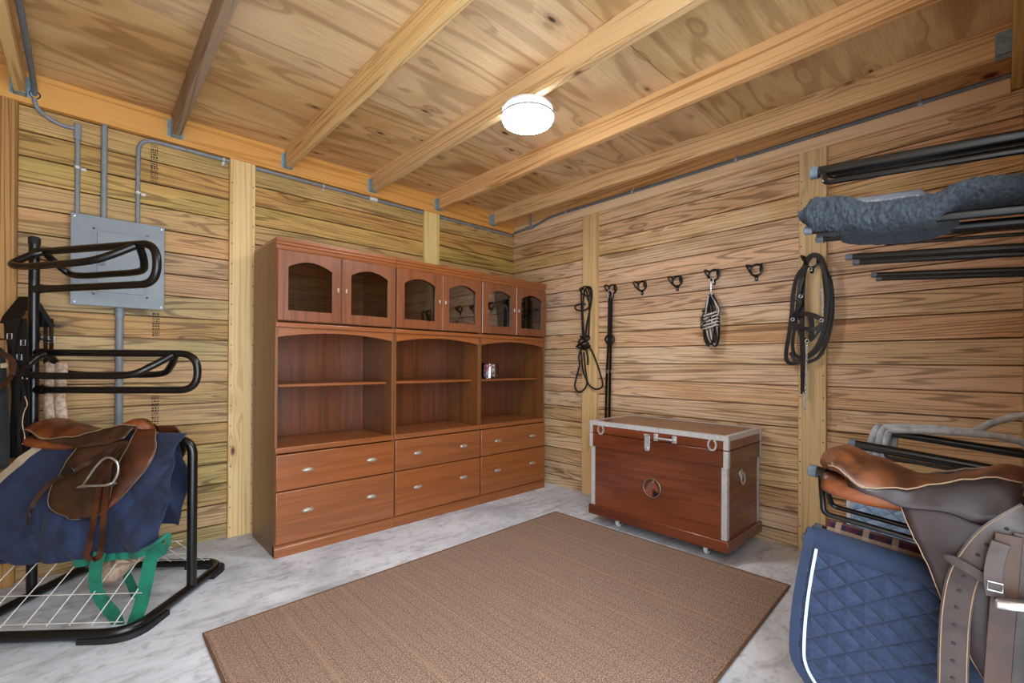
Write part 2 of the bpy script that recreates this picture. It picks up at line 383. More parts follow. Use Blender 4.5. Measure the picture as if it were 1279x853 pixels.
def dup(root, loc, label=None):
    r = root.copy(); COL.objects.link(r); r.location = loc
    if label: r['label'] = label
    for ch in list(root.children):
        c = ch.copy(); COL.objects.link(c); c.parent = r
        for gch in list(ch.children):
            d = gch.copy(); COL.objects.link(d); d.parent = c
    return r
def structure(name, mb, mat, loc=(0, 0, 0), **k):
    mb.v = [q-Vector(loc) for q in mb.v]
    o = build(name, mb, mat, None, **k); o.location = loc; o['kind'] = 'structure'; return o

# ---------------------------------------------------------------- room shell
structure('floor', MB().box(XL-.1, XB+.1, -2.2, YA+.1, -.12, 0), CONC, smooth=False)
cl = MB()
for y0, y1 in ((YD-.09, 1.143), (1.147, 2.383), (2.387, YA+.1)): cl.box(XL-.1, XB+.1, y0, y1, ZC, ZC+.02)
cl.box(XL-.1, XB+.1, YD-.09, YA+.1, ZC+.0205, ZC+.04)
structure('ceiling', cl, PLY, smooth=False)
def boards(p0, p1, nrm, z0, z1, th=.04, pitch=.128, off=.088, gw=.0042, gd=.03):
    """tongue-and-groove wall: a profile with a V groove at each joint, run from p0 to p1"""
    p0, p1, nrm = Vector(p0), Vector(p1), Vector(nrm)
    prof = [(z0, 0)]; k = math.ceil((z0-off)/pitch)
    while off+k*pitch < z1:
        z = off+k*pitch
        if z > z0+.01: prof += [(z-gw, 0), (z-gw*.55, -gd), (z+gw*.55, -gd), (z+gw, 0)]
        k += 1
    prof += [(z1, 0), (z1, -th), (z0, -th)]
    n = len(prof)
    vs = [p+nrm*d+Vector((0, 0, z)) for p in (p0, p1) for z, d in prof]
    return MB().add(vs, [(i, (i+1) % n, n+(i+1) % n, n+i) for i in range(n)]+[tuple(range(n)), tuple(range(n, 2*n))])
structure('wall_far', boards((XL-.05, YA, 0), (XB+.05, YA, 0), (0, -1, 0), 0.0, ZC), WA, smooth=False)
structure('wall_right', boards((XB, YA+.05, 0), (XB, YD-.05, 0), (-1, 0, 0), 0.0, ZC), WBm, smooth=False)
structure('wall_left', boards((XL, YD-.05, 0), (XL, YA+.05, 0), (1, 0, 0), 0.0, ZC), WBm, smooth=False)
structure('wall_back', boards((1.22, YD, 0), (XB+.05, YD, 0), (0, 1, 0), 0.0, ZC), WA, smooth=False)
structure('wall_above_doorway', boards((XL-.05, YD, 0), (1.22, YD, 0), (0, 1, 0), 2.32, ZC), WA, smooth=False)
structure('trim_1', MB().box(XL, XB, YA-.038, YA, 2.392, ZC), LEDG, bevel=.003)
structure('trim_2', MB().box(XL, XB, YD, YD+.038, 2.392, ZC), LEDGD, bevel=.003)
structure('trim_3', MB().box(XB-.034, XB, YD+.038, YA-.038, 2.372, 2.458), TRIMB, bevel=.003)
structure('trim_4', MB().box(XB-.016, XB, YD+.038, YA-.038, 2.458, ZC), JOIST, bevel=.002)

# ---------------------------------------------------------------- ink stamps printed on the boards
INK = plain('stamp_ink', '3a2c1c', .8)
def stamp(label, px, py0, py1, seed):
    r_ = random.Random(seed); m = MB(); a, b = at(px, py0, y=YA-.0008), at(px, py1, y=YA-.0008); c0 = at(px-4.5, py0, y=YA-.0008); c1 = at(px+4.5, py0, y=YA-.0008)
    z = a.z
    while z > b.z:
        h = r_.uniform(.004, .012); x = c0.x
        while x < c1.x:
            w_ = r_.uniform(.004, .010); m.box(x, min(x+w_, c1.x), YA-.0010, YA-.0004, max(z-h, b.z), z); x += w_+r_.uniform(.002, .005)
        z -= h+r_.uniform(.003, .008)
    o = solo('ink_stamp', label, 'stamp', m, INK, ((c0.x+c1.x)/2, YA-.0007, (a.z+b.z)/2), group='dark ink stamps on the wall boards', smooth=False)
stamp('dark ink stamp on the boards beside the bent conduit', 193, 181, 229, 1)
stamp('dark ink stamp on the boards just below the breaker panel corner', 195, 391, 420, 2)
stamp('dark ink stamp on the boards between middle rack arm and saddle', 194, 494, 530, 3)

# ---------------------------------------------------------------- posts
def nail(mb, p, n, r=.0035): mb.lathe([(r, 0), (r, .0015), (r*.6, .0025)], p, n, 8)
def post(label, mb, mat, loc, nails, nv):
    t = thing('wall_post', label, 'post', loc)
    build('board', mb, mat, t, bevel=.003)
    nm = MB()
    for p in nails: nail(nm, p, nv)
    if nails: build('nail_heads', nm, BLACKR, t, kind='stuff')
    return t
def nails_A(x0, x1, z0, z1): return [Vector((x, YA-.034, z)) for x in (x0+.012, x1-.012) for z in [z0+.064+.128*k for k in range(int((z1-z0)/.128))]]
post('pale pine wall post between electrical panel and cabinets', MB().box(.662, .806, YA-.034, YA, 0, 2.392), POST, (.734, YA-.017, 0), nails_A(.662, .806, 0, 2.39), (0, -1, 0))
post('pale pine wall post rising behind the cabinet tops', MB().box(2.084, 2.236, YA-.034, YA, 0, 2.392), POST, (2.16, YA-.017, 0), [], (0, -1, 0))
post('brown wall post in the corner behind the saddle rack', MB().box(-.43, -.246, YA-.04, YA, 0, 2.392), POSTD, (-.34, YA-.02, 0), [], (0, -1, 0))
post('slim pale wall post with the black rope halter hanging on it', MB().box(XB-.034, XB, 2.296, 2.446, 0, 2.372), POSTB, (XB-.017, 2.37, 0), [], (-1, 0, 0))
post('wide pine wall post with the black bridle hanging on it', MB().box(XB-.034, XB, .682, .822, 0, 2.372), POSTB, (XB-.017, .752, 0),
     [Vector((XB-.034, y, .15+.128*k)) for y in (.694, .81) for k in range(17)], (-1, 0, 0))

# ---------------------------------------------------------------- joists with hangers
JX = [-.239, .382, .998, 1.613, 2.218, 2.832]
JL = ['pale ceiling joist above the saddle rack with conduit beside it', 'greyish weathered ceiling joist above the electrical panel',
      'ceiling joist between the greyish weathered joist and the lamp joist', 'ceiling joist with the round lamp mounted under it',
      'ceiling joist just beyond the round lamp towards the hook wall', 'ceiling joist closest to the wall with tack hooks']
def hanger(y, s):
    h = MB()
    for sx in (-1, 1):
        h.box(*sorted((sx*.02, sx*.0218)), *sorted((y, y+s*.05)), -.002, .095)
        h.box(*sorted((sx*.02, sx*.038)), *sorted((y, y+s*.0018)), 0, .1)
    h.box(-.0218, .0218, *sorted((y, y+s*.05)), -.002, 0)
    for sx in (-1, 1):
        for k in range(3): h.lathe([(.004, 0), (.004, .0012), (.002, .003)], (sx*.0218, y+s*.025, .02+.03*k), (sx, 0, 0), 8)
    return h
for x, lb in zip(JX, JL):
    dk = lb.startswith('greyish')
    t = thing('ceiling_joist', lb, 'beam', (x, 0, 2.42), group='ceiling joists')
    build('beam', MB().box(-.02, .02, YD+.038, YA-.038, 0, ZC-2.42), JOISTD if dk else JOIST, t, local=True, bevel=.002)
    build('joist_hanger', hanger(YA-.038, -1), GALV, t, local=True, smooth=False)
    build('joist_hanger', hanger(YD+.038, 1), GALV, t, local=True, smooth=False)

# ---------------------------------------------------------------- ceiling lamp
LC = Vector((1.655, 1.66, 0))
t = thing('ceiling_light', 'round flush ceiling light, lit white, under a joist', 'lamp', (LC.x, LC.y, 2.42))
build('base_plate', MB().lathe([(.0, 2.42), (.126, 2.42), (.128, 2.408), (.12, 2.404), (0, 2.404)], LC, (0, 0, 1), 48), WHITE, t)
build('side_band', MB().lathe([(.124, 2.404), (.128, 2.396), (.128, 2.352), (.124, 2.346)], LC, (0, 0, 1), 48), GLOWS, t)
build('lens', MB().lathe([(.1238, 2.3462), (.115, 2.341), (.08, 2.338), (0, 2.336)], LC, (0, 0, 1), 48), GLOW, t)
rb = MB(); n = 48
prof = [(.130, 2.378), (.138, 2.378), (.138, 2.366), (.130, 2.366)]
rb.grid([[LC+Vector((r*math.cos(2*PI*k/n), r*math.sin(2*PI*k/n), z)) for r, z in prof] for k in range(n)], cu=True, cv=True)
for k in range(3):
    a = PI/6+2*PI*k/3
    rb.tube([LC+Vector((.1325*math.cos(a), .1325*math.sin(a), z)) for z in (2.368, 2.412)], .003, 8)
build('trim_ring', rb, CHROME, t)

# ---------------------------------------------------------------- cabinets
CW, CD, CH = .742, .451, 1.815
XC = .784
def arch_front(w, z0, zs, zt, n=14, inset=0.0):
    """lower outline of an arch from (0,zs) over (w/2,zt) to (w,zs)"""
    return [(w*k/n, zs+(zt-zs)*(1-(2*k/n-1)**2)) for k in range(n+1)]
def make_cabinet(label):
    t = thing('bookcase_cabinet', label, 'cabinet', (XC, 2.795, 0), 0, 'row of cherry wood cabinets')
    b = MB(); tk = .016
    b.box(0, tk, 0.0, CD, 0, CH-.02); b.box(CW-tk, CW, 0.0, CD, 0, CH-.02)
    build('side_panel', MB().box(.0005, tk, 0.0, CD, 0, CH-.02), CHER_S, t, local=True, bevel=.002)
    build('side_panel', MB().box(CW-tk, CW-.0005, 0.0, CD, 0, CH-.02), CHER_S, t, local=True, bevel=.002)
    build('back_panel', MB().box(tk, CW-tk, CD-.012, CD-.002, .01, CH-.03), CHER_B, t, local=True)
    # decks between the sections
    build('counter', MB().box(.0005, CW-.0005, -.014, -.0004, .588, .622).box(tk, CW-tk, -.0004, CD-.012, .588, .622), CHER_H, t, local=True, bevel=.006, seg=3)
    build('deck', MB().box(tk, CW-tk, .012, CD-.012, .355, .372), CHER_H, t, local=True)
    dk = MB().box(.0005, CW-.0005, -.012, -.0004, 1.308, 1.336).box(tk, CW-tk, -.0004, CD-.012, 1.308, 1.336)
    build('middle_moulding', dk, CHER_H, t, local=True, bevel=.007, seg=3)
    build('top_panel', MB().box(tk, CW-tk, .004, CD-.012, 1.752, 1.768), CHER_H, t, local=True)
    co = MB()
    pr = [(0, 1.752), (-.008, 1.752), (-.012, 1.764), (-.012, 1.772), (-.02, 1.780), (-.02, 1.788), (-.026, 1.797), (-.026, CH), (CD, CH), (CD, CH-.0195), (-.0004, CH-.0195), (-.0004, 1.752)]
    co.prism(pr, lambda a, z, d: (d, a, z), .0005, CW-.0005)
    build('cornice', co, CHER_H, t, local=True, sharp=25)
    pb = MB(); pr = [(-.012, 0), (-.012, .048), (-.006, .054), (-.006, .062), (0, .068), (.03, .068), (.03, 0)]
    pb.prism(pr, lambda a, z, d: (d, a, z), .0005, CW-.0005)
    build('plinth', pb, CHER_H, t, local=True, sharp=25)
    # arched rail of the open section
    n = 16; ar = arch_front(CW-2*tk, 0, 1.252, 1.285, n)
    build('arched_rail', MB().prism([(tk+x, z) for x, z in ar]+[(CW-tk, 1.308), (tk, 1.308)], lambda a, z, d: (a, d, z), .0, .018), CHER_H, t, local=True, sharp=30)
    build('shelf', MB().box(tk, CW-tk, .075, CD-.014, .961, .978), CHER_H, t, local=True, bevel=.004)
    # doors
    dw = (CW-.008)/2-.001
    for sgn, x0 in ((1, .0035), (-1, CW-.0035-dw)):
        z0, z1, st = 1.345, 1.749, .053
        d = MB(); n = 16
        ap = [(st+(dw-2*st)*k/n, 1.658+(.040)*(1-(2*k/n-1)**2)) for k in range(n+1)]
        hole = [(st, z0+.056)]+ap+[(dw-st, z0+.056)]
        outer = [(0, z0), (0, z1)]+[(dw*k/n, z1) for k in range(1, n)]+[(dw, z1), (dw, z0)]
        m = len(hole); vs = []
        for (q, dep, sc) in ((outer, -.02, 0), (outer, -.001, 0), (hole, -.02, 0), (hole, -.001, 0), (outer, -.024, .005), (hole, -.024, -.005)):
            for i, (a, z) in enumerate(q):
                if sc:
                    ca, cz = dw/2, (z0+z1)/2; a = a+(math.copysign(sc, ca-a) if abs(a-ca) > 1e-4 else 0); z = z+math.copysign(sc, cz-z)
                vs.append((x0+a, dep, z))
        fs = []
        for i in range(m):
            j = (i+1) % m
            fs += [(i, j, m+j, m+i), (2*m+i, 3*m+i, 3*m+j, 2*m+j), (4*m+i, 5*m+i, 5*m+j, 4*m+j), (i, 4*m+i, 4*m+j, j), (2*m+i, 2*m+j, 5*m+j, 5*m+i), (m+i, m+j, 3*m+j, 3*m+i)]
        d.add(vs, fs)
        dr = build('door', d, CHER_V, t, local=True, sharp=25)
        gl = MB().prism([(x0+a, z) for a, z in [(st-.004, z0+.052)]+[(a, z+.004) for a, z in ap]+[(dw-st+.004, z0+.052)]], lambda a, z, q: (a, q, z), -.012, -.008)
        build('glass_pane', gl, GLASS, dr, local=True, smooth=False)
        kx = x0+(dw-.024 if sgn > 0 else .024)
        kb = MB().box(kx-.006, kx+.006, -.036, -.022, 1.535, 1.563)
        build('knob', kb, PEWTER, dr, local=True, bevel=.004, seg=3)
    # drawers with pulls
    for z0, z1 in ((.376, .582), (.074, .370)):
        fr = build('drawer', MB().box(.004, CW-.004, -.018, -.0, z0, z1), CHER_H, t, local=True, bevel=.006, seg=3)
        zc = z0+(z1-z0)*(.5 if z1 > .4 else .57)
        for x in (.178, CW-.166):
            h = MB(); rows = []
            for i in range(13):
                q = -1+2*i/12; rr = math.sqrt(max(0, 1-q*q)); rows.append([(x+q*.037, -.019-.016*rr*max(0, math.cos(a)) , zc+.0140*rr*math.sin(a)) for a in [2*PI*k/12 for k in range(12)]])
            h.grid(rows, cu=True)
            build('drawer_pull', h, PEWTER, fr, local=True)
    return t
c1 = make_cabinet('cherry wood glass-door cabinet at the row end near the electrical panel')
dup(c1, (XC+CW+.0015, 2.795, 0), 'cherry wood glass-door cabinet in the middle of the row of three')
dup(c1, (XC+2*CW+.003, 2.795, 0), 'cherry wood glass-door cabinet in the corner holding the candy jar')

# jar of candies
J = at(611, 472, y=2.95); J.z = .978; J = Vector((2.495, 2.945, .978))
t = thing('candy_jar', 'clear glass jar standing on the corner cabinet shelf', 'jar', J)
jp = [(0, 0), (.068, 0), (.075, .006), (.077, .05), (.076, .118), (.072, .125), (.074, .130), (.071, .130), (.068, .124), (.072, .116), (.073, .05), (.070, .01), (0, .008)]
build('body', MB().lathe(jp, (0, 0, 0), (0, 0, 1), 32), JARG, t, local=True)
cm = MB(); rnd = random.Random(3); cells = []
tries = 0
while len(cells) < 170 and tries < 6000:
    tries += 1
    a, r, z = rnd.random()*2*PI, .064*math.sqrt(rnd.random()), .02+rnd.random()*.095
    p = Vector((r*math.cos(a), r*math.sin(a), z))
    if all((p-q).length > .014 for q in cells): cells.append(p)
for p in cells:
    ax = Vector((rnd.uniform(-1, 1), rnd.uniform(-1, 1), rnd.uniform(-1, 1)))
    cm.lathe([(0, -.005), (.007, -.005), (.0095, 0), (.007, .005), (0, .005)], J+p, ax, 8)
def candy():
    g = Mat('striped_candy'); v, c = g.obj()
    f = g.n('ShaderNodeTexVoronoi', Vector=v, Scale=75.0).outputs['Color']; s = g.n('ShaderNodeSeparateColor', i0=f).outputs[0]
    return g.bsdf(g.mix(g.mth('GREATER_THAN', s, .55), lin('e9dfe2'), lin('c23a5e')), .3)
o = solo('candies', 'pink and white wrapped candies filling the glass jar', 'candy', cm, candy(), J+Vector((0, 0, .01))); o['kind'] = 'stuff'

# ---------------------------------------------------------------- rug
cz = [(.358, 2.204), (2.562, 2.253), (2.576, .716), (.352, .615)]
rv = MB(); N1, N2 = 40, 30; rows = []; 
def rugp(u, v, z):
    a = Vector(cz[0]).lerp(Vector(cz[1]), u); b = Vector(cz[3]).lerp(Vector(cz[2]), u); p = a.lerp(b, v); return Vector((p.x, p.y, z))
rows = [[rugp(i/N1, j/N2, .008) for i in range(N1+1)] for j in range(N2+1)]
rv.grid(rows)
o = solo('rug', 'large brown woven sisal rug on the concrete floor', 'rug', rv, RUG, (1.46, 1.45, 0), solid=.007, soff=-1, smooth=False)
hm = MB(); cor = [rugp(u, v, .006) for u, v in ((0, 0), (1, 0), (1, 1), (0, 1))]
ed = []
for a, b in zip(cor, cor[1:]+cor[:1]): ed += [a.lerp(b, k/20) for k in range(20)]
hm.tube([q-Vector((1.46, 1.45, 0)) for q in ed], .0055, 8, closed=True)
build('edge_binding', hm, plain('rug_binding', '6a4a35', .95, bump=.3), o, local=True)

# ---------------------------------------------------------------- tack trunk
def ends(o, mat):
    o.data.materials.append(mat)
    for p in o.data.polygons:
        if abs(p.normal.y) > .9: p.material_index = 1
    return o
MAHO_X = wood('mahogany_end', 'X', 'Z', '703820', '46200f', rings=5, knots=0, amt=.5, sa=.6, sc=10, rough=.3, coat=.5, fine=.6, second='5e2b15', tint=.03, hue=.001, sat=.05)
X0, X1, Y0, Y1 = 2.585, 3.100, 1.018, 1.962
t = thing('tack_chest', 'reddish wooden tack chest with metal edges standing on casters', 'chest', ((X0+X1)/2, (Y0+Y1)/2, 0))
ends(build('body', MB().box(X0+.012, X1-.008, Y0+.012, Y1-.012, .125, .63), MAHO, t, bevel=.003), MAHO_X)
ends(build('skirt', MB().box(X0+.002, X1, Y0+.002, Y1-.002, .535, .628), MAHO, t, bevel=.003), MAHO_X)
ends(build('base', MB().box(X0-.004, X1+.004, Y0-.004, Y1+.004, .066, .130), MAHO, t, bevel=.005), MAHO_X)
ld = ends(build('lid', MB().box(X0+.002, X1, Y0+.002, Y1-.002, .632, .708), MAHO, t, bevel=.003), MAHO_X)
build('lid_panel', MB().box(X0+.02, X1-.015, Y0+.02, Y1-.02, .708, .7105), MAHO_T, ld, bevel=.001)
def edge(x0, x1, y0, y1, z0, z1, par): build('metal_edge', MB().box(x0, x1, y0, y1, z0, z1), ALU, par, bevel=.0015)
e = .0025
# L-shaped edging: round the lid top
def ledge(lst, par):
    m = MB()
    for bx in lst: m.box(*bx)
    build('metal_edge', m, ALU, par, smooth=False)
ledge([(X0-.0005, X0+.0025, Y0, Y1, .684, .713), (X0, X0+.026, Y0, Y1, .7105, .713)], ld)
ledge([(X1-.001, X1+.002, Y0, Y1, .684, .713), (X1-.026, X1, Y0, Y1, .7105, .713)], ld)
ledge([(X0, X1, Y0-.0005, Y0+.0025, .684, .713), (X0, X1, Y0, Y0+.026, .7105, .7132)], ld)
ledge([(X0, X1, Y1-.0025, Y1+.0005, .684, .713), (X0, X1, Y1-.026, Y1, .7105, .7132)], ld)
for ys, y in ((1, Y0), (-1, Y1)):
    def L(x, z0, z1, wd, par, io=0.0, xs=1):
        yy = y+ys*io; xx = x+xs*io
        ledge([(*sorted((xx-xs*.001, xx+xs*.0018)), *sorted((yy, yy+ys*wd)), z0, z1), (*sorted((xx, xx+xs*wd)), *sorted((yy-ys*.001, yy+ys*.0018)), z0, z1)], par)
    for xs, x in ((1, X0), (-1, X1)):
        L(x, .634, .684, .026, ld, .001, xs); L(x, .536, .628, .026, t, .001, xs); L(x, .132, .535, .030, t, .0105, xs)
# latch
def fx(y, z, d): return Vector((X0-d, y, z))
yl = 1.512
lt = build('latch', MB().prism([(yl-.019, .665), (yl+.019, .665), (yl+.019, .58), (yl+.012, .562), (yl-.012, .562), (yl-.019, .58)], fx, -.001, .006), CHROME, t, bevel=.0015)
build('latch_staple', MB().box(X0-.014, X0-.005, yl-.009, yl+.009, .572, .592), CHROME, lt, bevel=.002)
build('latch_hinge', MB().tube([(X0-.007, yl-.019, .664), (X0-.007, yl+.019, .664)], .0055, 10), CHROME, lt)
hb = MB(); h0, h1 = 1.467, 1.322
hb.tube(fillet([(X0+.001, h0-.016, .655), (X0-.03, h0-.016, .655), (X0-.03, h1+.012, .655), (X0+.001, h1+.012, .655)], .012), .0065, 10)
hd = build('front_handle', hb, CHROME, t)
for y in (h0-.014, h1+.010): build('handle_plate', MB().box(X0-.006, X0+.003, y-.014, y+.014, .632, .678), CHROME, hd, bevel=.003)
# horseshoes
def shoe(y, z, s=1.0):
    pts = [(y+.022*s*math.sin(a)*(1.0 if abs(a) < 2.2 else .92), z-.004+.030*s*-math.cos(a)) for a in [(-2.6+5.2*k/20) for k in range(21)]]
    m = MB(); m.ribbon([fx(a, b, .003) for a, b in pts], [Vector((0, (p[0]-y), (p[1]-z))) for p in pts], .010*s, .004); return m
build('horseshoe', shoe(1.866, .662), CHROME, t); build('horseshoe', shoe(1.106, .660), CHROME, t)
# round medallion with a horse head in profile
my, mz, mr = 1.483, .335, .058
md = build('medallion', MB().lathe([(0, .001), (mr*.98, .001), (mr*.98, .004), (0, .004)], (X0+.012, my, mz), (-1, 0, 0), 40), LEA_R, t)
rg = MB(); n = 40
rg.tube([(X0+.006, my+mr*math.cos(2*PI*k/n), mz+mr*math.sin(2*PI*k/n)) for k in range(n)], .0038, 8, closed=True); build('medallion_ring', rg, STEEL, md)
def hx(a, b, d): return Vector((X0+.0085-d, my-a*mr, mz+b*mr))
hh = [(1.12*a, 1.08*b) for a, b in [(-.75, -.45), (-.55, .05), (-.3, .45), (0, .68), (.12, .88), (.2, .62), (.42, .42), (.62, .02), (.72, -.22), (.6, -.36), (.42, -.3), (.3, -.1), (.12, -.12), (.05, -.4), (.1, -.8), (-.3, -.9), (-.6, -.72)]]
build('horse_head_relief', MB().prism(hh, hx, 0, .004), leather('medallion_red', '8c4634', '5c2a1c'), md, bevel=.001)
mn = MB()
for k in range(5):
    a = .12*k
    mn.tube(catmull([hx(-.62+a, -.5+.05*k, .005), hx(-.5+a, .0+.06*k, .006), hx(-.28+a*.9, .38+.05*k, .006), hx(-.05+a*.5, .62+.03*k, .005)], 5), .0016, 6)
build('mane_lines', mn, STEEL, md)
build('dark_inlay', MB().prism([(.18, -.92), (.12, -.5), (.34, -.36), (.72, -.5), (.62, -.74), (.4, -.88)], hx, -.0005, .002), BLACK, md)
# side ring handle
def sy(x, z, d): return Vector((x, Y0+.012-d, z))
sh = build('side_handle', MB().prism([(2.80+.030*math.sin(a)*(.8 if abs(a) > .5 else 1), .468+.036*math.cos(a)) for a in [2*PI*k/20 for k in range(20)]], sy, -.001, .004), STEEL, t, bevel=.001)
build('ring_pull', MB().tube(catmull([sy(2.778, .47, .008), sy(2.776, .435, .012), sy(2.80, .412, .013), sy(2.824, .435, .012), sy(2.822, .47, .008), sy(2.80, .478, .008)], 6, True), .0045, 8, closed=True), CHROME, sh)
for x, y in ((2.672, 1.777), (2.672, 1.172), (3.03, 1.777), (3.03, 1.172)):
    c = MB(); c.box(x-.02, x+.02, y-.02, y+.02, .062, .068)
    c.box(x-.006, x+.012, y-.016, y-.013, .02, .064); c.box(x-.006, x+.012, y+.013, y+.016, .02, .064)
    cs = build('caster', c, GALV, t, smooth=False)
    build('wheel', MB().lathe([(.008, -.011), (.025, -.012), (.029, -.007), (.029, .007), (.025, .012), (.008, .012)], (x, y, .029), (0, 1, 0), 24), WHITE, cs)
    build('axle_cap', MB().lathe([(.010, -.0175), (.010, .0175)], (x, y, .029), (0, 1, 0), 12), BLACKR, cs)

# ---------------------------------------------------------------- electrical panel and conduits
t = thing('electrical_panel', 'grey metal breaker panel mounted on the plank wall', 'electrical panel', (.137, YA, 1.40))
build('back_box', MB().box(-.04, .315, YA-.058, YA, 1.42, 1.865), PANEL, t, bevel=.002)
build('cover', MB().box(-.058, .333, YA-.065, YA-.058, 1.402, 1.880), PANEL, t, bevel=.004)
dr = build('door', MB().box(.045, .242, YA-.070, YA-.0645, 1.478, 1.80), PANEL, t, bevel=.002)
fr = MB()
for bx in ((.028, .036, 1.462, 1.816), (.251, .259, 1.462, 1.816), (.028, .259, 1.462, 1.469), (.028, .259, 1.809, 1.816)): fr.box(bx[0], bx[1], YA-.0675, YA-.064, bx[2], bx[3])
build('door_frame', fr, PANEL, t, smooth=False)
build('door_latch', MB().box(.052, .078, YA-.0735, YA-.069, 1.62, 1.645), PVCD, dr, bevel=.0015)
for x in (-.042, .318):
    for z in (1.418, 1.864): build('screw', MB().lathe([(.006, 0), (.006, .002), (.003, .0035), (0, .0035)], (x, YA-.065, z), (0, -1, 0), 12), CHROME, t)

def strap(p, axis, out):
    """one-hole pipe strap at p; axis = pipe direction, out = away from the wall"""
    p, a, o = Vector(p), Vector(axis), Vector(out); s = a.cross(o); m = MB()
    m.ribbon([p-s*.014-o*.011, p-s*.0135+o*.004, p-s*.007+o*.0125, p+s*.007+o*.0125, p+s*.0135+o*.004, p+s*.014-o*.0105, p+s*.034-o*.0105], [a]*7, .014, .0015)
    m.lathe([(.004, 0), (.003, .002)], p+s*.025-o*.0105, o, 8); return m
yc = YA-.013
t = thing('conduit', 'thin grey conduit with junction fitting above the breaker panel', 'conduit', (-.033, yc, 1.87))
build('pipe', MB().tube([(-.033, yc, 1.865), (-.033, yc, 2.285)], .0105, 14), PVC, t)
build('pipe', MB().tube(catmull([(-.045, yc, 2.335), (-.075, yc, 2.333), (-.115, yc-.002, 2.34), (-.16, yc-.015, 2.362), (-.185, yc-.03, 2.388), (-.19, yc-.04, 2.42)], 6), .0095, 12), PVC, t)
build('fitting', MB().box(-.047, -.019, yc-.014, yc+.012, 2.275, 2.362), PVC, t, bevel=.005)
build('strap', strap((-.033, yc, 2.13), (0, 0, 1), (0, -1, 0)), CHROME, t, smooth=False)
t = thing('conduit', 'dark conduit running along the joist above the saddle rack', 'conduit', (-.19, YA-.05, 2.43))
build('pipe', MB().tube(catmull([(-.19, YA-.028, 2.44), (-.19, YA-.06, 2.462), (-.19, YA-.14, 2.474), (-.19, YA-.6, 2.478), (-.19, 1.2, 2.478), (-.19, .0, 2.478)], 6), .0115, 14), PVCD, t)
build('coupling', MB().tube([(-.19, YA-.42, 2.478), (-.19, YA-.46, 2.478)], .0135, 14), PVCD, t)
build('hole_rim', MB().tube([(-.19+.019*math.cos(a), YA-.0385, 2.443+.019*math.sin(a)) for a in [2*PI*k/20 for k in range(20)]], .003, 6, closed=True), BLACKR, t)
solo('conduit', 'thicker straight grey conduit rising from the middle of breaker panel top', 'conduit', MB().tube([(.072, yc-.003, 1.866), (.072, yc-.003, 2.392)], .0135, 14), PVC, (.072, yc, 1.87))
t = thing('conduit', 'grey conduit bending from breaker panel and running under the orange ledger', 'conduit', (.215, yc, 1.87))
zl = 2.377
build('pipe', MB().tube(fillet([(.215, yc, 1.865), (.215, yc, zl), (3.10, yc-.008, zl)], .085, 10), .0105, 14), PVC, t)
build('coupling', MB().tube([(1.60, yc-.004, zl), (1.66, yc-.004, zl)], .015, 14), WHITE, t)
build('strap', strap((.215, yc, 2.06), (0, 0, 1), (0, -1, 0)), CHROME, t, smooth=False)
for x in (.63, 1.25, 2.3): build('strap', strap((x, yc, zl), (1, 0, 0), (0, -1, 0)), CHROME, t, smooth=False)
t = thing('conduit', 'wide grey conduit dropping from breaker panel to behind the saddle', 'conduit', (.14, yc, 0))
build('pipe', MB().tube([(.14, yc-.005, 0), (.14, yc-.005, 1.405)], .0175, 16), PVC, t)
build('collar', MB().tube([(.14, yc-.005, 1.355), (.14, yc-.005, 1.402)], .0215, 16), PVC, t)
xc = XB-.034-.012
t = thing('conduit', 'blue-grey conduit running along the trim above the tack hooks', 'conduit', (xc, 3.25, 2.40))
build('pipe', MB().tube(catmull([(xc, 3.295, 2.395), (xc, 3.17, 2.40), (xc, 3.0, 2.41), (xc, 2.86, 2.436), (xc, 2.74, 2.446), (xc, 2.3, 2.447), (xc, .2, 2.447), (xc, -.03, 2.447)], 6), .0105, 14), PVCD, t)
build('tee_fitting', MB().box(xc-.014, xc+.012, 3.02, 3.12, 2.39, 2.42), PVC, t, bevel=.005)
build('riser', MB().tube([(xc, 3.06, 2.415), (xc, 3.06, 2.549)], .009, 12), PVC, t)
for y in (2.62, 1.95, 1.18, .28): build('strap', strap((xc, y, 2.447), (0, 1, 0), (-1, 0, 0)), CHROME, t, smooth=False)

# ---------------------------------------------------------------- floor-standing saddle rack
MX, MY = -.175, 3.10
RZ = math.atan2(-.636, .771)
RM = Matrix.Translation((MX, MY, 0)) @ Matrix.Rotation(RZ, 4, 'Z')
EA, EP = Vector((.771, -.636, 0)), Vector((.636, .771, 0))
def rk(px, py, s, ang=0):
    """pixel -> rack coordinates (t along the arms, s across, z) on the upright plane at offset s"""
    d = RT*((px-639.5)/FPX) + DN*((py-PY)/FPX) + FW
    o = Vector((MX, MY, 0))+EP*s; k = (o-CAM).dot(EP)/d.dot(EP); P = CAM+d*k
    return Vector(((P-Vector((MX, MY, 0))).dot(EA), s, P.z))
rack = thing('saddle_rack', 'tall black tubular floor-standing saddle rack', 'saddle rack', (MX, MY, 0), RZ)
R0, TB = .0205, .72
HW = .285
bf = MB(); SN, SF = -.375, .275
bf.tube(fillet([(TB+.0, 0, .03), (TB, SF, .03), (.04, SF, .03), (.04, SN, .03), (TB-.01, SN, .03), (TB, 0, .03)], .11, 10)[:-1], R0, 14, closed=True)
build('base_frame', bf, BLACK, rack, local=True)
for s, t0 in ((SN, TB), (SF, TB)):
    a = fillet([(TB-.19, s, .012), (TB+.002, s, .012), (TB+.002, s*.5, .012)], .11, 10)
    build('rubber_foot', MB().ribbon(a, Vector((0, 0, 1)), .022, .044), BLACKR, rack, local=True)
build('mast', MB().tube([(0, 0, .03), (0, 0, 1.68)], .0195, 18), BLACK, rack, local=True)
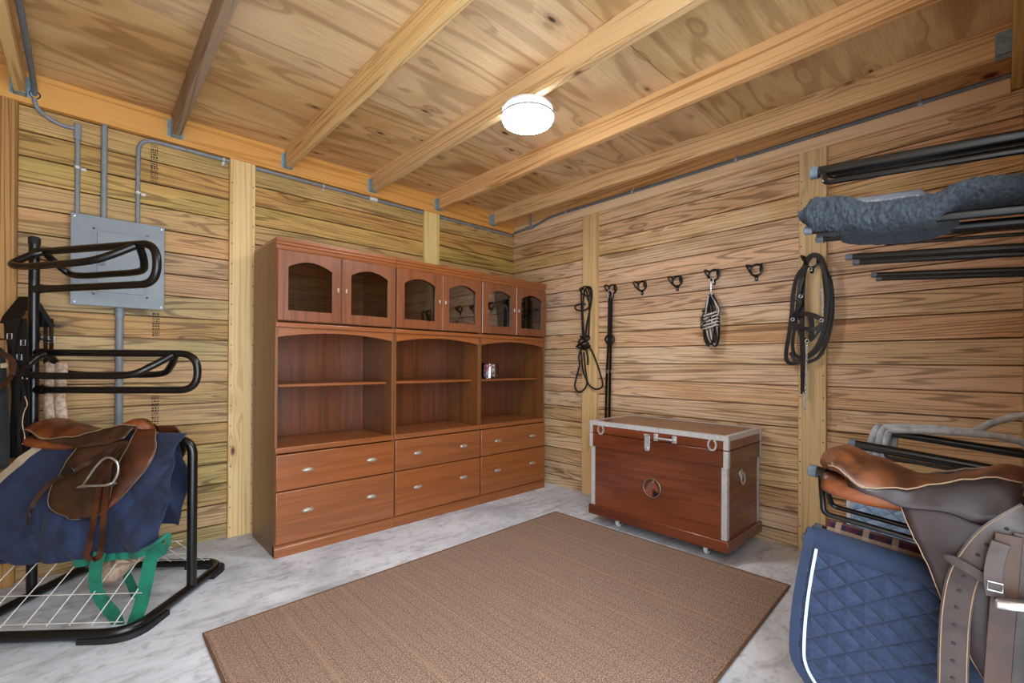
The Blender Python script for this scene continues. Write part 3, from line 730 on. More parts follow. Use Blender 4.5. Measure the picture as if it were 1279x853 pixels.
build('mast_cap', MB().lathe([(.0, 1.690), (.017, 1.690), (.0215, 1.684), (.0215, 1.655), (.0195, 1.655)], (0, 0, 0), (0, 0, 1), 16), BLACKR, rack, local=True)
build('mast_sleeve', MB().tube([(0, 0, 1.195), (0, 0, 1.235)], .0215, 16), BLACK, rack, local=True)
build('front_leg', MB().tube(fillet([(0, 0, .735), (TB, 0, .735), (TB, 0, .035)], .075, 10), R0, 14), BLACK, rack, local=True)
def saddle_arm(z, ang, L, drop, flipw=.1):
    c, s_ = math.cos(ang), math.sin(ang)
    def P(t, s, zz): return Vector((t*c-s*s_, t*s_+s*c, zz))
    m = MB(); r = .0165
    m.tube([P(q.x, q.y, q.z) for q in fillet([(0.0, 0, z), (L, 0, z), (L, 0, z-.175), (0.0, 0, z-.175)], .085, 10)], r, 14)
    a = build('saddle_arm', m, BLACK, rack, local=True)
    for sg in (-1, 1):
        q = [(.06, sg*.008, z-.006), (.045, sg*.045, z-.03), (.05, sg*flipw, z-drop), (.14, sg*(flipw+.004), z-drop-.015), (.30, sg*(flipw+.004), z-drop-.015), (.50, sg*(flipw+.002), z-drop-.01), (.575, sg*(flipw-.035), z-.06), (L-.11, sg*.010, z-.008)]
        build('side_bar', MB().tube([P(*p) for p in catmull(q, 6)], r*.95, 12), BLACK, a, local=True)
    for zz in (z, z-.175): build('weld_collar', MB().tube([P(.015, 0, zz), P(.05, 0, zz)], .0195, 12), BLACK, a, local=True)
saddle_arm(1.618, -.31, .74, .08, .105)
saddle_arm(1.147, 0.0, .74, .09, .1)
# black bracket with prongs for bridles, on the mast
for plate in ([(28, 371), (46, 371), (46, 384), (33, 384), (19, 405), (4, 404), (8, 395)], [(40, 374), (48, 378), (67, 408), (53, 409), (46, 400), (40, 388)]):
    fb = [rk(a, b, .03) for a, b in plate]
    build('bridle_bracket', MB().prism([(q.x, q.z) for q in fb], lambda a, b, d: Vector((a, d, b)), .012, .042), BLACK, rack, local=True, bevel=.001)
for px, y0, y1 in ((6, 404, 424), (17, 405, 426), (56, 408, 424), (64, 408, 426)):
    p0, p1 = rk(px, y0-2, .027), rk(px+1, y1, .027)
    build('hook_prong', MB().tube(fillet([p0, p1, p1+Vector((0, -.03, 0)), p1+Vector((0, -.03, .03))], .01, 5), .004, 8), BLACK, rack, local=True)
# pale wire grid leaning like a tent in the base
for sg in (-1, 1):
    wg = MB()
    def W(t, f): return Vector((t, sg*((.345 if sg < 0 else .25)-.225*f-(.08*f if sg < 0 else 0)), .05+.19*f))
    for k in range(8): wg.tube([W(.03+.086*k, 0), W(.03+.086*k, 1)], .0022, 6)
    for f in (0.02, .36, .98): wg.tube([W(.0, f)+Vector((0, 0, .003)), W(.66, f)+Vector((0, 0, .003))], .0018, 6)
    build('wire_grid', wg, WIRE, rack, local=True)

# ---------------------------------------------------------------- saddles
def make_saddle(name, label, loc, rz, L, zt, mats, flap, skirt, lat, seatz=1.0, wide=1.0):
    """u: cantle 0 -> pommel L, w: across (camera side negative), z above the bar"""
    t = thing(name, label, 'saddle', loc, rz)
    ZC_ = [(0, .055), (.05, .078), (.13, .088), (.28, .066), (.5, .034), (.6, .034), (.72, .056), (.86, .086), (.93, .084), (1, .05)]
    WH = [(0, .035), (.04, .088), (.12, .125), (.25, .135), (.4, .118), (.55, .092), (.72, .074), (.86, .062), (.95, .045), (1, .028)]
    DR = [(0, .02), (.1, .036), (.3, .06), (.46, .027), (.6, .006), (.75, .010), (.88, .03), (1, .04)]
    rows = []; edge = []; NU, NW = 40, 18
    for i in range(NU+1):
        q = i/NU; zc, wh, dr = interp(ZC_, q)*seatz, interp(WH, q)*wide, interp(DR, q)
        top = []; bot = []
        for j in range(NW+1):
            h = -1+2*j/NW; top.append(Vector((q*L, wh*h, zc-dr*abs(h)**2.3)))
            hh_ = h*.9; bot.append(Vector((q*L+(0.01 if q < .1 else 0), wh*hh_, zc-dr*abs(hh_)**2.3-.024)))
        rows.append(top+bot[::-1]); edge.append((top[0]+bot[0])/2)
    m = MB().grid(rows, cu=True); nn = 2*(NW+1)
    m.f += [tuple(range(nn)), tuple(range(NU*nn, (NU+1)*nn))[::-1]]
    seat = build('seat', m, mats['seat'], t, local=True, sharp=70, sub=1)
    pp = MB()
    pp.tube([e+Vector((0, -.003, .009)) for e in edge[2:38]], .0018, 8); build('seat_piping', pp, mats['thread'], seat, local=True)
    # cushion panels under the seat
    for sg in (-1, 1):
        pr = []; path = []; rr = []
        for k in range(17):
            q = k/16; path.append(Vector((.012+q*.62*L, sg*(.066-.012*q)*wide, -.008-.022*q))); rr.append(.008+.027*math.sin(PI*min(1, q*1.0+.12))**.6 if q < .88 else .018-.016*(q-.88)/.12)
        build('panel_cushion', MB().tube(path, rr, 14, flat=1.25), mats['panel'], t, local=True, sub=1)
    def wlat(z, sg): return sg*interp(lat, -z)
    # skirt over the stirrup bar
    for sg in (-1, 1):
        rws = []
        for i in range(17):
            q = i/16; u = skirt[0][0]+(skirt[-1][0]-skirt[0][0])*q; qq = u/L
            zt_ = interp(ZC_, qq)*seatz-interp(DR, qq)+.004; zb = interp(skirt, u); wt = interp(WH, qq)*wide*.97
            row = []
            for j in range(6):
                f = j/5; z = zt_+(zb-zt_)*f; row.append(Vector((u, sg*(wt+(abs(wlat(zb, 1))+.020-wt)*f**.8), z)))
            rws.append(row)
        sk = build('skirt', MB().grid(rws), mats['skirt'], t, local=True, solid=.005)
        build('skirt_piping', MB().tube([r_[0]+Vector((0, sg*.003, .002)) for r_ in rws], .0017, 8), mats['thread'], sk, local=True)
    # big flaps
    for sg in (-1, 1):
        for nm, (le, re, z0, z1, mat, o) in flap.items():
            far = .40 if sg > 0 else 1.0
            rws = []; NZ, NT = 30, 12; rim = [[], []]; le, re = dense(le), dense(re)
            for i in range(NZ+1):
                z = z1+(z0-z1)*i/NZ; a, b = interp(le, -z), interp(re, -z); row = []
                for j in range(NT+1):
                    f = j/NT; u = a+(b-a)*f
                    row.append(Vector((u, far*wlat(z, sg)+sg*(o+.012*math.sin(f*PI)*max(0, min(1, (z1-z)/.1))), z)))
                rws.append(row); rim[0].append(row[0]); rim[1].append(row[-1])
            fo = build(nm, MB().grid(rws), mats[mat], t, local=True, solid=.005)
            loop = rim[0]+rws[-1][1:-1]+rim[1][::-1]
            build('edge_stitching', MB().tube([p+Vector((0, sg*.003, 0)) for p in loop], .0011, 6), mats['thread'], fo, local=True)
    return t, wlat
# saddle on the floor rack: u = t, bar top at z .755
ZB = .752
latL = [(-.05, .075), (0, .105), (.1, .150), (.2, .172), (.34, .188)]
def sp(px, py, s):
    q = rk(px, py, s); return Vector((q.x-.02, s, q.z-ZB))
def ptab(lst, s):
    """pixel outline down one edge of a flap -> table of (-z, u)"""
    return sorted((-q.z, q.x) for q in (sp(a, b, s) for a, b in lst))
def fz(lst): return [(-z, u) for u, z in lst]
fl_l = ptab([(86, 556), (80, 575), (70, 600), (64, 617), (66, 630), (76, 638), (92, 643)], -.168); fl_r = ptab([(155, 556), (152, 590), (146, 620), (130, 641), (112, 645)], -.168)
kn_l = ptab([(152, 548), (147, 575), (143, 603), (141, 622), (142, 632)], -.176); kn_r = ptab([(172, 534), (181, 546), (187, 566), (185, 580), (172, 600), (156, 619), (143, 633)], -.176)
flapL = {'flap': (fl_l, fl_r, -fl_r[-1][0], .0, 'flap', .004), 'knee_flap': (kn_l, kn_r, -kn_r[-1][0], .045, 'knee', .014)}
mats = dict(seat=LEA_T, panel=LEA_T, skirt=LEA_D, flap=LEA_D, knee=LEA_R, thread=THREAD)
sl = Vector((MX, MY, 0))+EA*.02
sad, wl = make_saddle('saddle', 'tan and brown leather saddle on the navy horse blanket', (sl.x, sl.y, ZB), RZ, .52, ZB, mats, flapL, [(.10, .01), (.20, -.012), (.30, -.028), (.40, -.016), (.48, .01)], latL)
# stirrup leather, iron and girth strap of the camera side (local coordinates)
lw = -.192
build('stirrup_leather', MB().ribbon(catmull([sp(158, 552, -.10), sp(143, 565, -.15), sp(130, 585, lw-.012), sp(122, 620, lw-.014), sp(112, 680, lw-.012), sp(108, 692, lw-.01), sp(113, 698, lw-.012), sp(121, 697, lw-.016), sp(126, 688, lw-.018), sp(130, 640, lw-.022), sp(134, 600, lw-.024), sp(137, 580, lw-.022), sp(146, 566, -.165)], 5), Vector((.9, -.2, .25)), .026, .004), LEA_R, sad, local=True)
ir = MB(); ir.tube(catmull([sp(104, 606, lw-.03), sp(108, 600, lw-.03), sp(119, 584, lw-.03), sp(130, 573, lw-.03), sp(139, 572, lw-.03), sp(147, 579, lw-.03), sp(147, 592, lw-.03), sp(141, 603, lw-.03)], 6), .0052, 10)
si = build('stirrup_iron', ir, STEEL, sad, local=True)
build('stirrup_tread', MB().ribbon([sp(99, 609, lw-.03), sp(106, 607, lw-.03), sp(136, 606, lw-.03), sp(143, 603, lw-.03)], Vector((0, 1, -.25)), [.03, .042, .042, .03], .010), STEEL, si, local=True, bevel=.003)
gs = catmull([sp(150, 556, -.115), sp(130, 566, -.15), sp(110, 578, lw), sp(88, 590, lw-.004), sp(65, 602, lw), sp(48, 620, lw), sp(38, 638, lw), sp(35, 655, lw)], 6)
gb = build('girth_strap', MB().ribbon(gs, Vector((.35, -.1, 1)), .017, .004), LEA_D, sad, local=True)
build('strap_buckle', MB().ribbon([sp(92, 586, lw-.008), sp(78, 593, lw-.008)], Vector((.35, -.1, 1)), .026, .006), BLACK, gb, local=True, bevel=.002)

# ---------------------------------------------------------------- navy blanket over the rack
def blanket():
    NT, NV = 110, 100; rows = []; uvs = []
    t0, t1 = -.10, .700
    for j in range(NV+1):
        v = j/NV; row = []; ur = []
        for i in range(NT+1):
            u = i/NT; t = t0+(t1-t0)*u
            zb = interp([(0, .215), (.3, .22), (.6, .228), (.8, .25), (1, .285)], u)
            # camera side 0..0.5, far side 0.5..1
            if v <= .46: f = 1-v/.46; side = -1; zbot = zb
            elif v >= .54: f = (v-.54)/.46; side = 1; zbot = .30
            else: f = 0; side = (v-.5)/.04
            z = .762-(.762-zbot)*f; d = .762-z
            if f > 0: s = side*interp([(0, .022), (.05, .07), (.1, .10), (.2, .125), (.32, .142), (.44, .172), (.56, .150)], d)*(1 if side < 0 else .55)
            else: s = side*.022; z = .764-.004*side*side
            nz = noise.noise(Vector((t*3.2+7, z*3.0+t*2.2, side*3)))*.022+(abs(noise.noise(Vector((t*6+z*3, z*5-t*2, side*5))))-.2)*.07*(1 if d > .12 else .3)+(abs(noise.noise(Vector((t*13+z*6, z*8, side*5+9))))-.2)*.022
            diag = math.sin((t*1.0+z*.75)*26)*.007*min(1, u*1.5)
            k = min(1, f*3)
            s += side*(nz+diag)*k*(1 if z < .45 or t > .5 else .45)
            if side < 0: s -= .034*max(0, 1-(abs(t-.675+(.762-z)*.62)/.075)**4)*min(1, f*6)*max(0, min(1, (z-.36)/.12))    # broad folded band lying across
            tl = max(-.13, .135-.85*(.762-z)); t = tl+(t1-tl)*u
            row.append(Vector((t*(1 if side < 0 else .90)+.012*math.sin(z*14)*u*k-.03*max(0, f-.5)*max(0, u-.55), s, z))); ur.append((t, v))
        rows.append(row); uvs.append(ur)
    return rows, uvs
rows, uvs = blanket()
bl = thing('horse_blanket', 'navy horse blanket with green binding draped over the rack', 'blanket', (MX, MY, .735), RZ)
def rl(p): return RM @ Vector(p)
m = MB().grid([[rl(p) for p in r] for r in rows], uvs)
build('blanket_cloth', m, NAVY, bl, solid=.008, sub=1, sharp=180)
hem = [p+Vector((0, -.002, -.002)) for p in rows[0]]
gh = [rl(p) for p in hem[60:]]+[rl(rows[j][-1]) for j in range(1, 4)]
build('green_binding', MB().ribbon(gh, Vector((0, 0, 1)), .03, .013), GREEN, bl)
build('green_binding', MB().tube([rl(p) for p in catmull([rk(165, 692, -.16), rk(185, 684, -.20), rk(200, 675, -.22), rk(209, 668, -.2), rk(211, 676, -.17), rk(205, 690, -.15)], 6)], .008, 8, flat=1.5), GREEN, bl)
build('beige_binding', MB().ribbon([rl(rows[j][0]+Vector((-.004, -.004, 0))) for j in range(6, 44)], EA, .034, .012), BEIGE, bl)
build('green_strap', MB().ribbon([rl(p) for p in catmull([rk(125, 690, -.2), rk(119, 715, -.215), rk(121, 738, -.22), rk(133, 757, -.235), rk(145, 772, -.25), rk(148, 790, -.255)], 6)], EA+Vector((0, 0, .25)), .052, .004), GREEN, bl)
build('green_strap', MB().ribbon([rl(p) for p in catmull([rk(206, 684, -.18), rk(190, 696, -.19), rk(183, 725, -.21), rk(176, 755, -.23), rk(168, 778, -.255), rk(172, 788, -.262)], 6)], EA+Vector((0, 0, .2)), .058, .004), GREEN, bl)
build('green_strap', MB().ribbon([rl(p) for p in catmull([rk(145, 692, -.05), rk(155, 710, -.03), rk(166, 735, -.02), rk(172, 750, -.03)], 6)], EA, .04, .004), GREEN, bl)
lg = MB(); lr = []
for i in range(13):
    rr_ = []
    for j in range(13):
        a = i/12; b = j/12; q = rk(108+58*a, 692+2*a, -.06); q.z -= .11*b*(math.sin(PI*a)*.8+.25); q.y += .05*math.sin(b*3+a*5); rr_.append(rl(q+Vector((.012*math.sin(b*9), 0, .01*math.sin(a*17)))))
    lr.append(rr_)
build('fleece_lining', lg.grid(lr), FLEECE, bl, solid=.012, sub=1)

# ---------------------------------------------------------------- gear hanging on the rack bracket
def hang(px, py, s=-.03): return rl(rk(px, py, s))
t = thing('girth', 'beige fleece girth with steel buckles hanging behind the rack mast', 'girth', hang(66, 420, .06))
for x0, x1 in ((57, 70), (70, 84)):
    rws = []
    for k in range(15):
        z = k/14; y = 452+(548-452)*z; row = []
        for j in range(9):
            a = j/8; p = rk(x0+(x1-x0)*a+1.2*math.sin(z*9+x0), y, .06); bulge = .014*math.sin(a*PI)
            row.append(rl(p+Vector((0, -bulge+.004*noise.noise(Vector((z*30, a*9, x0))), 0))))
        rws.append(row)
    build('fleece_sleeve', MB().grid(rws), FLEECE, t, solid=.016, sub=1)
for px in (57, 64):
    build('billet_strap', MB().ribbon([hang(px, y, .055) for y in (398, 412, 430, 455)], EA, .018, .004), LEA_D, t)
    q = hang(px, 424, .05); bq = MB()
    bq.tube([q+EA*a*.014+Vector((0, 0, b*.014)) for a, b in ((-1, -1), (1, -1), (1, 1), (-1, 1))], .0028, 8, closed=True); bq.tube([q-EA*.014, q+EA*.012], .002, 6)
    build('buckle', bq, CHROME, t)
t = thing('bridle', 'black leather bridle straps hanging against the rack mast', 'bridle', hang(25, 395, -.05))
rnd = random.Random(5)
for k, (a, b, c_) in enumerate([(8, 14, 18), (14, 22, 26), (20, 25, 33), (27, 30, 22), (31, 33, 34), (24, 17, 30)]):
    pts = [hang(a, 398, -.06-.004*k), hang(b, 440, -.07-.004*k), hang(c_, 490, -.06-.004*k), hang((b+c_)/2, 540, -.06-.004*k), hang(c_-2, 572, -.055-.003*k)]
    build('strap', MB().ribbon(catmull(pts, 6), EA+Vector((0, .3*rnd.uniform(-1, 1), 0)), rnd.choice((.014, .02, .024)), .004), LEA_K, t)
for px, py in ((29, 428), (24, 446), (31, 470), (12, 420)):
    q = hang(px, py, -.085); bq = MB(); bq.tube([q+EA*a*.010+Vector((0, 0, b*.012)) for a, b in ((-1, -1), (1, -1), (1, 1), (-1, 1))], .0024, 8, closed=True)
    build('buckle', bq, CHROME, t)
cr = MB(); cr.tube(catmull([hang(31, 495, -.09), hang(34, 505, -.092), hang(30, 515, -.094), hang(28, 530, -.094), hang(31, 545, -.09), hang(28, 555, -.09)], 6), .002, 8)
build('frayed_cord', cr, FLEECE, t)
t = thing('gear_bag', 'black nylon bag with a brown strap hanging beside the bridle', 'bag', hang(6, 430, -.1))
rws = []
for k in range(17):
    z = k/16; row = []
    for j in range(15):
        a = j/14; ca, sa_ = math.cos(2*PI*a), math.sin(2*PI*a); wdt = .085*(.75+.25*z)+.006*noise.noise(Vector((a*4, z*3, 1)))
        p = rk(-14, 432+(588-432)*z, -.1)+Vector((wdt*ca, .045*sa_*(.6+.5*math.sin(PI*z)), .0)); row.append(rl(p))
    rws.append(row[:-1])
m = MB().grid(rws, cu=True); n = 14; m.f += [tuple(range(n)), tuple(range(16*n, 17*n))[::-1]]
build('bag_body', m, BAG, t, sub=1)
build('bag_strap', MB().ribbon(catmull([hang(-4, 440, -.155), hang(10, 445, -.165), hang(17, 455, -.165), hang(14, 470, -.165), hang(2, 482, -.162), hang(-8, 490, -.155)], 6), EA*.4+Vector((0, 0, 1)), .022, .004), LEA_D, t)
build('bag_label', MB().ribbon([hang(1, 457, -.168), hang(9, 456, -.168)], Vector((0, 0, 1)), .02, .003), BEIGE, t)

# ---------------------------------------------------------------- tack hooks on the plank wall
def make_hook(label, loc):
    t = thing('tack_hook', label, 'hook', loc, 0, 'black tack hooks on the plank wall')
    m = MB(); n = 24; r = .036
    m.tube([(-.007, r*math.cos(2*PI*k/n), r*math.sin(2*PI*k/n)) for k in range(n)], .0068, 8, closed=True)
    build('wall_ring', m, BLACK, t, local=True)
    build('mount_tab', MB().prism([(-.011, -.033), (.011, -.033), (.010, -.066), (.0, -.072), (-.010, -.066)], lambda a, b, d: Vector((-d, a, b)), 0, .007), BLACK, t, local=True, bevel=.0015)
    lp = [(-.007, .028, .022), (-.032, .044, .034), (-.062, .040, .026), (-.070, .026, .002), (-.056, .018, -.018), (-.024, .018, -.026), (-.007, .024, -.022)]
    build('hook_loop', MB().tube(catmull(lp, 6), .0065, 8), BLACK, t, local=True)
    lp = [(-.007, -.030, .018), (-.030, -.040, .030), (-.042, -.038, .010), (-.024, -.032, -.010), (-.007, -.028, -.012)]
    build('hook_loop', MB().tube(catmull(lp, 6), .0065, 8), BLACK, t, local=True)
    build('screw', MB().lathe([(.004, 0), (.003, .002), (0, .0025)], (-.007, 0, -.055), (-1, 0, 0), 8), CHROME, t, local=True)
    return t
hk = make_hook('black tack hook holding the long leather strap', (XB, 2.158, 1.717))
dup(hk, (XB, 1.889, 1.711), 'bare black tack hook beside the one with the long leather strap')
dup(hk, (XB, 1.602, 1.711), 'bare black tack hook beside the one with striped rope')
dup(hk, (XB, 1.337, 1.721), 'black tack hook holding the coiled striped rope')
dup(hk, (XB, 1.067, 1.715), 'bare black tack hook beside the wide post with bridle')
dup(hk, (XB-.034, 2.385, 1.715), 'black tack hook on the slim post holding the rope halter')
dup(hk, (XB-.034, .752, 1.715), 'black tack hook on the wide post holding the bridle')

def pw(px, py, x): return at(px, py, x=x)
# rope halter on the slim post
xh = XB-.034-.022
t = thing('rope_halter', 'black rope halter knotted and hanging on the slim post', 'halter', pw(735, 360, xh))
def ropes(name, lists, x, r, mat, par, closed=False, n=7):
    for L_ in lists: build(name, MB().tube(catmull([pw(q[0], q[1], x-(q[2] if len(q) > 2 else 0)) for q in L_], n, closed), r, 8, closed=closed), mat, par)
ropes('rope_loop', [[(728, 425), (727, 400), (726, 370), (727, 360, .01), (733, 358, .03), (738, 360, .03), (739, 370, .01), (737, 385), (733, 405), (731, 425)],
      [(735, 422), (736, 390, .01), (735, 372, .03), (731, 362, .04), (729, 372, .02), (728, 395, .01), (730, 422)],
      [(737, 366, .02), (738, 378, .01), (733, 386), (725, 388), (719, 386), (719, 382), (724, 380), (731, 380)],
      [(728, 432), (723, 445), (724, 455), (721, 468), (718, 482), (722, 489), (729, 487), (733, 478), (731, 460), (729, 440)],
      [(733, 430), (739, 438), (746, 455), (752, 475), (752, 483), (745, 486), (737, 482), (733, 475), (728, 462), (726, 440)],
      [(731, 430, .01), (734, 445, .01), (734, 456, .01)]], xh, .0072, LEA_K, t)
ropes('knot', [[(720, 433), (727, 428, .02), (735, 424, .02), (735, 420), (727, 422, -.005), (723, 428, .01), (730, 432, .025), (737, 432, .01), (731, 436), (722, 434)], [(725, 420, .01), (730, 424, .025), (735, 430, .01), (730, 435, 0), (724, 430, .01)]], xh, .009, LEA_K, t)
# leather strap set on the next hook
xs = XB-.045
t = thing('leather_strap', 'long black leather strap with keeper hanging down behind the tack chest', 'strap', pw(763, 375, xs))
for a, b, c_, e_, w_ in ((761, 760, 758, 756.5, .017), (764, 763, 762, 761, .017)):
    build('strap', MB().ribbon([pw(a, 368, xs), pw(b+.5, 400, xs-.004), pw(b, 425, xs), pw(c_, 465, xs), pw(e_+.5, 500, xs), pw(e_, 524, xs)], Vector((.2, 1, 0)), w_*1.3, .004), LEA_K, t)
build('clip', MB().tube(catmull([pw(760, 372, xs), pw(759, 366, xs-.004), pw(762, 362, xs-.012), pw(765, 366, xs-.008), pw(764, 372, xs)], 6), .0035, 8), CHROME, t)
ropes('keeper', [[(756, 424), (759, 419, .012), (764, 418, .012), (767, 423), (765, 429, .01), (760, 430, .012)]], xs, .008, LEA_K, t, True)
for px in (759, 764): build('buckle', MB().box(xs-.008, xs+.002, pw(px, 463, xs).y-.010, pw(px, 463, xs).y+.010, pw(px, 466, xs).z, pw(px, 462, xs).z), STEEL, t, bevel=.002)
# striped rope coil
xr = XB-.05
t = thing('lead_rope', 'coiled black and white striped rope with bolt snap', 'rope', pw(888, 365, xr))
rc = []
loops = [[(886, 366), (884, 380), (880, 395), (879, 410), (881, 425), (886, 432), (890, 425), (891, 408), (890, 390), (888, 372)],
         [(888, 364, .01), (892, 378, .012), (897, 392, .01), (898, 412, .01), (897, 426, .01), (893, 432, .01), (889, 424, .01), (887, 405, .012), (886, 385, .012), (886, 368, .01)],
         [(890, 366, .02), (894, 384, .024), (893, 405, .024), (891, 422, .02), (888, 430, .02), (884, 422, .02), (882, 402, .024), (884, 384, .024), (887, 370, .02)],
         [(885, 369, .028), (881, 388, .03), (878, 396, .03), (880, 410, .03), (884, 428, .026), (888, 430, .026)],
         [(890, 368, .028), (896, 380, .03), (898, 388, .03), (894, 402, .03), (895, 420, .026), (892, 428, .026)]]
ropes('rope_coil', loops, xr, .0078, ROPE, t)
wr = [[(876, 398+3*k, -.01), (880, 394+4*k, .035), (888, 392+4*k, .045), (896, 390+4*k, .035), (898, 393+4*k, -.01)] for k in range(5)]
ropes('rope_wrap', wr+[[(878, 388, .0), (884, 396, .04), (893, 404, .04), (897, 410, 0)], [(897, 385, 0), (890, 393, .045), (881, 402, .04), (876, 408, 0)]], xr, .008, ROPE, t)
build('bolt_snap', MB().tube([pw(888, 366, xr), pw(888, 359, xr), pw(888, 352, xr-.01)], [.006, .0045, .004], 8), CHROME, t)
build('snap_ring', MB().tube(catmull([pw(886, 351, xr-.012), pw(888, 347, xr-.016), pw(891, 350, xr-.012), pw(889, 354, xr-.01)], 5, True), .0025, 8, closed=True), CHROME, t)
# bridle with reins and chain on the wide post
xb = XB-.034-.03
t = thing('bridle', 'black leather bridle with long reins hanging on the wide post', 'bridle', pw(1012, 330, xb))
def strapw(name, L_, w_, mat=LEA_K, wd=Vector((.25, 1, 0)), th=.004, par=None):
    pts = catmull([pw(q[0], q[1], xb-(q[2] if len(q) > 2 else 0)) for q in L_], 7); n = len(pts); wds = []
    for i in range(n):
        d = (pts[min(i+1, n-1)]-pts[max(i-1, 0)]).normalized(); wds.append(Vector((.1, -d.z, d.y)) if d.length else Vector((0, 1, 0)))
    build(name, MB().ribbon(pts, wds, w_*1.3, th), mat, par or t)
strapw('headpiece', [(1000, 400), (1001, 370), (1003, 345, .01), (1008, 326, .03), (1015, 319, .04), (1023, 321, .04), (1029, 332, .03), (1031, 350, .01), (1033, 372), (1032, 400)], .022)
strapw('rein', [(1004, 334, .02), (996, 345, .01), (991, 365), (989, 390), (986, 415), (982, 440), (984, 452), (994, 453), (1006, 447), (1018, 440), (1028, 425), (1035, 402), (1038, 375), (1036, 350), (1029, 332, .02)], .017)
strapw('rein', [(1006, 332, .03), (1000, 350, .02), (996, 380, .015), (993, 405, .01), (990, 430, .01), (993, 443, .01), (1003, 446, .01), (1016, 438, .01), (1026, 420, .015), (1031, 400, .02), (1034, 370, .02), (1031, 345, .025), (1024, 328, .035)], .014)
strapw('rein', [(1027, 330, .02), (1037, 350, .0), (1040, 375, -.005), (1039, 400, -.005), (1032, 428, 0), (1022, 446, 0), (1008, 452, .005), (995, 452, .005), (987, 440, .005)], .014)
strapw('cheek_strap', [(1003, 345, .02), (999, 362, .025), (997, 372, .025), (1000, 378, .028), (995, 388, .025), (989, 398, .02)], .014)
strapw('browband', [(988, 398, .02), (995, 393, .03), (1005, 392, .038), (1016, 394, .038), (1027, 399, .03)], .020)
strapw('noseband', [(988, 401, .02), (996, 407, .032), (1008, 411, .038), (1018, 411, .034), (1028, 404, .025)], .018)
strapw('noseband', [(992, 404, .022), (999, 416, .03), (1006, 424, .034), (1013, 425, .034), (1021, 416, .03), (1027, 404, .025)], .012)
strapw('throat_strap', [(1012, 394, .036), (1014, 406, .034), (1013, 424, .034)], .02)
strapw('lead_strap', [(1003, 345, .012), (1002, 380, .014), (1002, 420, .02), (1003, 455, .02), (1003, 492, .018)], .020)
ch = MB(); 
def chain(pts, r=.0065, wr_=.0017):
    pts = catmull(pts, 10); d = 0; last = pts[0]; k = 0; m = MB()
    for p in pts[1:]:
        if (p-last).length > r*1.5:
            mid = (p+last)/2; ax = (p-last).normalized(); u = ax.orthogonal().normalized(); v = ax.cross(u)
            if k % 2: u, v = v, u
            m.tube([mid+ax*r*1.15*math.cos(2*PI*j/10)+u*r*.72*math.sin(2*PI*j/10) for j in range(10)], wr_, 6, closed=True); last = p; k += 1
    return m
build('lead_chain', chain([pw(1008, 430, xb-.036), pw(1007, 455, xb-.03), pw(1006, 485, xb-.024), pw(1005, 513, xb-.02)]), CHROME, t, kind='stuff')
build('lead_chain', chain([pw(1003, 490, xb-.02), pw(1004, 503, xb-.02), pw(1006, 517, xb-.02)]), CHROME, t, kind='stuff')
build('curb_chain', chain([pw(1024, 360, xb-.028), pw(1026, 375, xb-.028), pw(1027, 392, xb-.03)], .007), CHROME, t, kind='stuff')
for px, py in ((1000, 370), (990, 399), (1026, 400), (1008, 426), (1024, 361), (1012, 336)):
    q = pw(px, py, xb-.038); b = MB(); n = 12
    b.tube([q+Vector((0, .009*math.cos(2*PI*k/n), .009*math.sin(2*PI*k/n))) for k in range(n)], .0022, 8, closed=True); build('ring', b, CHROME, t)

# ---------------------------------------------------------------- wall saddle racks beside the doorway
def make_wall_rack(label, loc, rods, group):
    t = thing('saddle_rack', label, 'saddle rack', loc, 0, group)
    Ln, rise = .432, .040
    def P(x, y, z): return Vector((x, y, z+rise*y/Ln))
    build('mounting_plate', MB().box(-.085, .085, 0, .006, -.22, .04), BLACK, t, local=True, bevel=.002)
    def bar(x, z, r, l):
        b = build('arm_tube', MB().tube([P(x, .004, z), P(x, l-.018, z)], r, 16), BLACK, t, local=True)
        build('end_cap', MB().tube([P(x, l-.020, z), P(x, l-.002, z), P(x, l, z)], [r*1.1, r*1.1, r*.8], 16), CAPG, b, local=True)
    bar(0, 0, .0152, Ln); bar(-.055, -.170, .0105, Ln); bar(.057, -.170, .0105, Ln)
    for xr_, drop in rods:
        build('side_rod', MB().tube(fillet([P(xr_*.15, Ln-.03, -.004), P(xr_, Ln-.045, -drop), P(xr_, .004, -drop)], .018, 6), .0068, 10), BLACK, t, local=True)
    return t
UG, LG = 'upper row of black wall saddle racks', 'lower row of black wall saddle racks'
ru = make_wall_rack('black wall rack in upper row with grey sheepskin pad on its bars', (1.468, YD, 1.600), ((-.045, .046), (.030, .008)), UG)
dup(ru, (1.950, YD, 1.608), 'bare black wall rack between sheepskin pad and the plank wall')
dup(ru, (2.398, YD, 1.608), 'bare black wall rack of the upper row closest to the plank wall')
rl_ = make_wall_rack('black wall rack in lower row carrying the brown saddle', (1.462, YD, .780), ((-.045, .095), (.045, .095)), LG)
dup(rl_, (1.950, YD, .797), 'black wall rack in lower row carrying the pale blue quilted pad')
dup(rl_, (2.420, YD, .797), 'black wall rack in lower row with grey cotton rope looped over it')

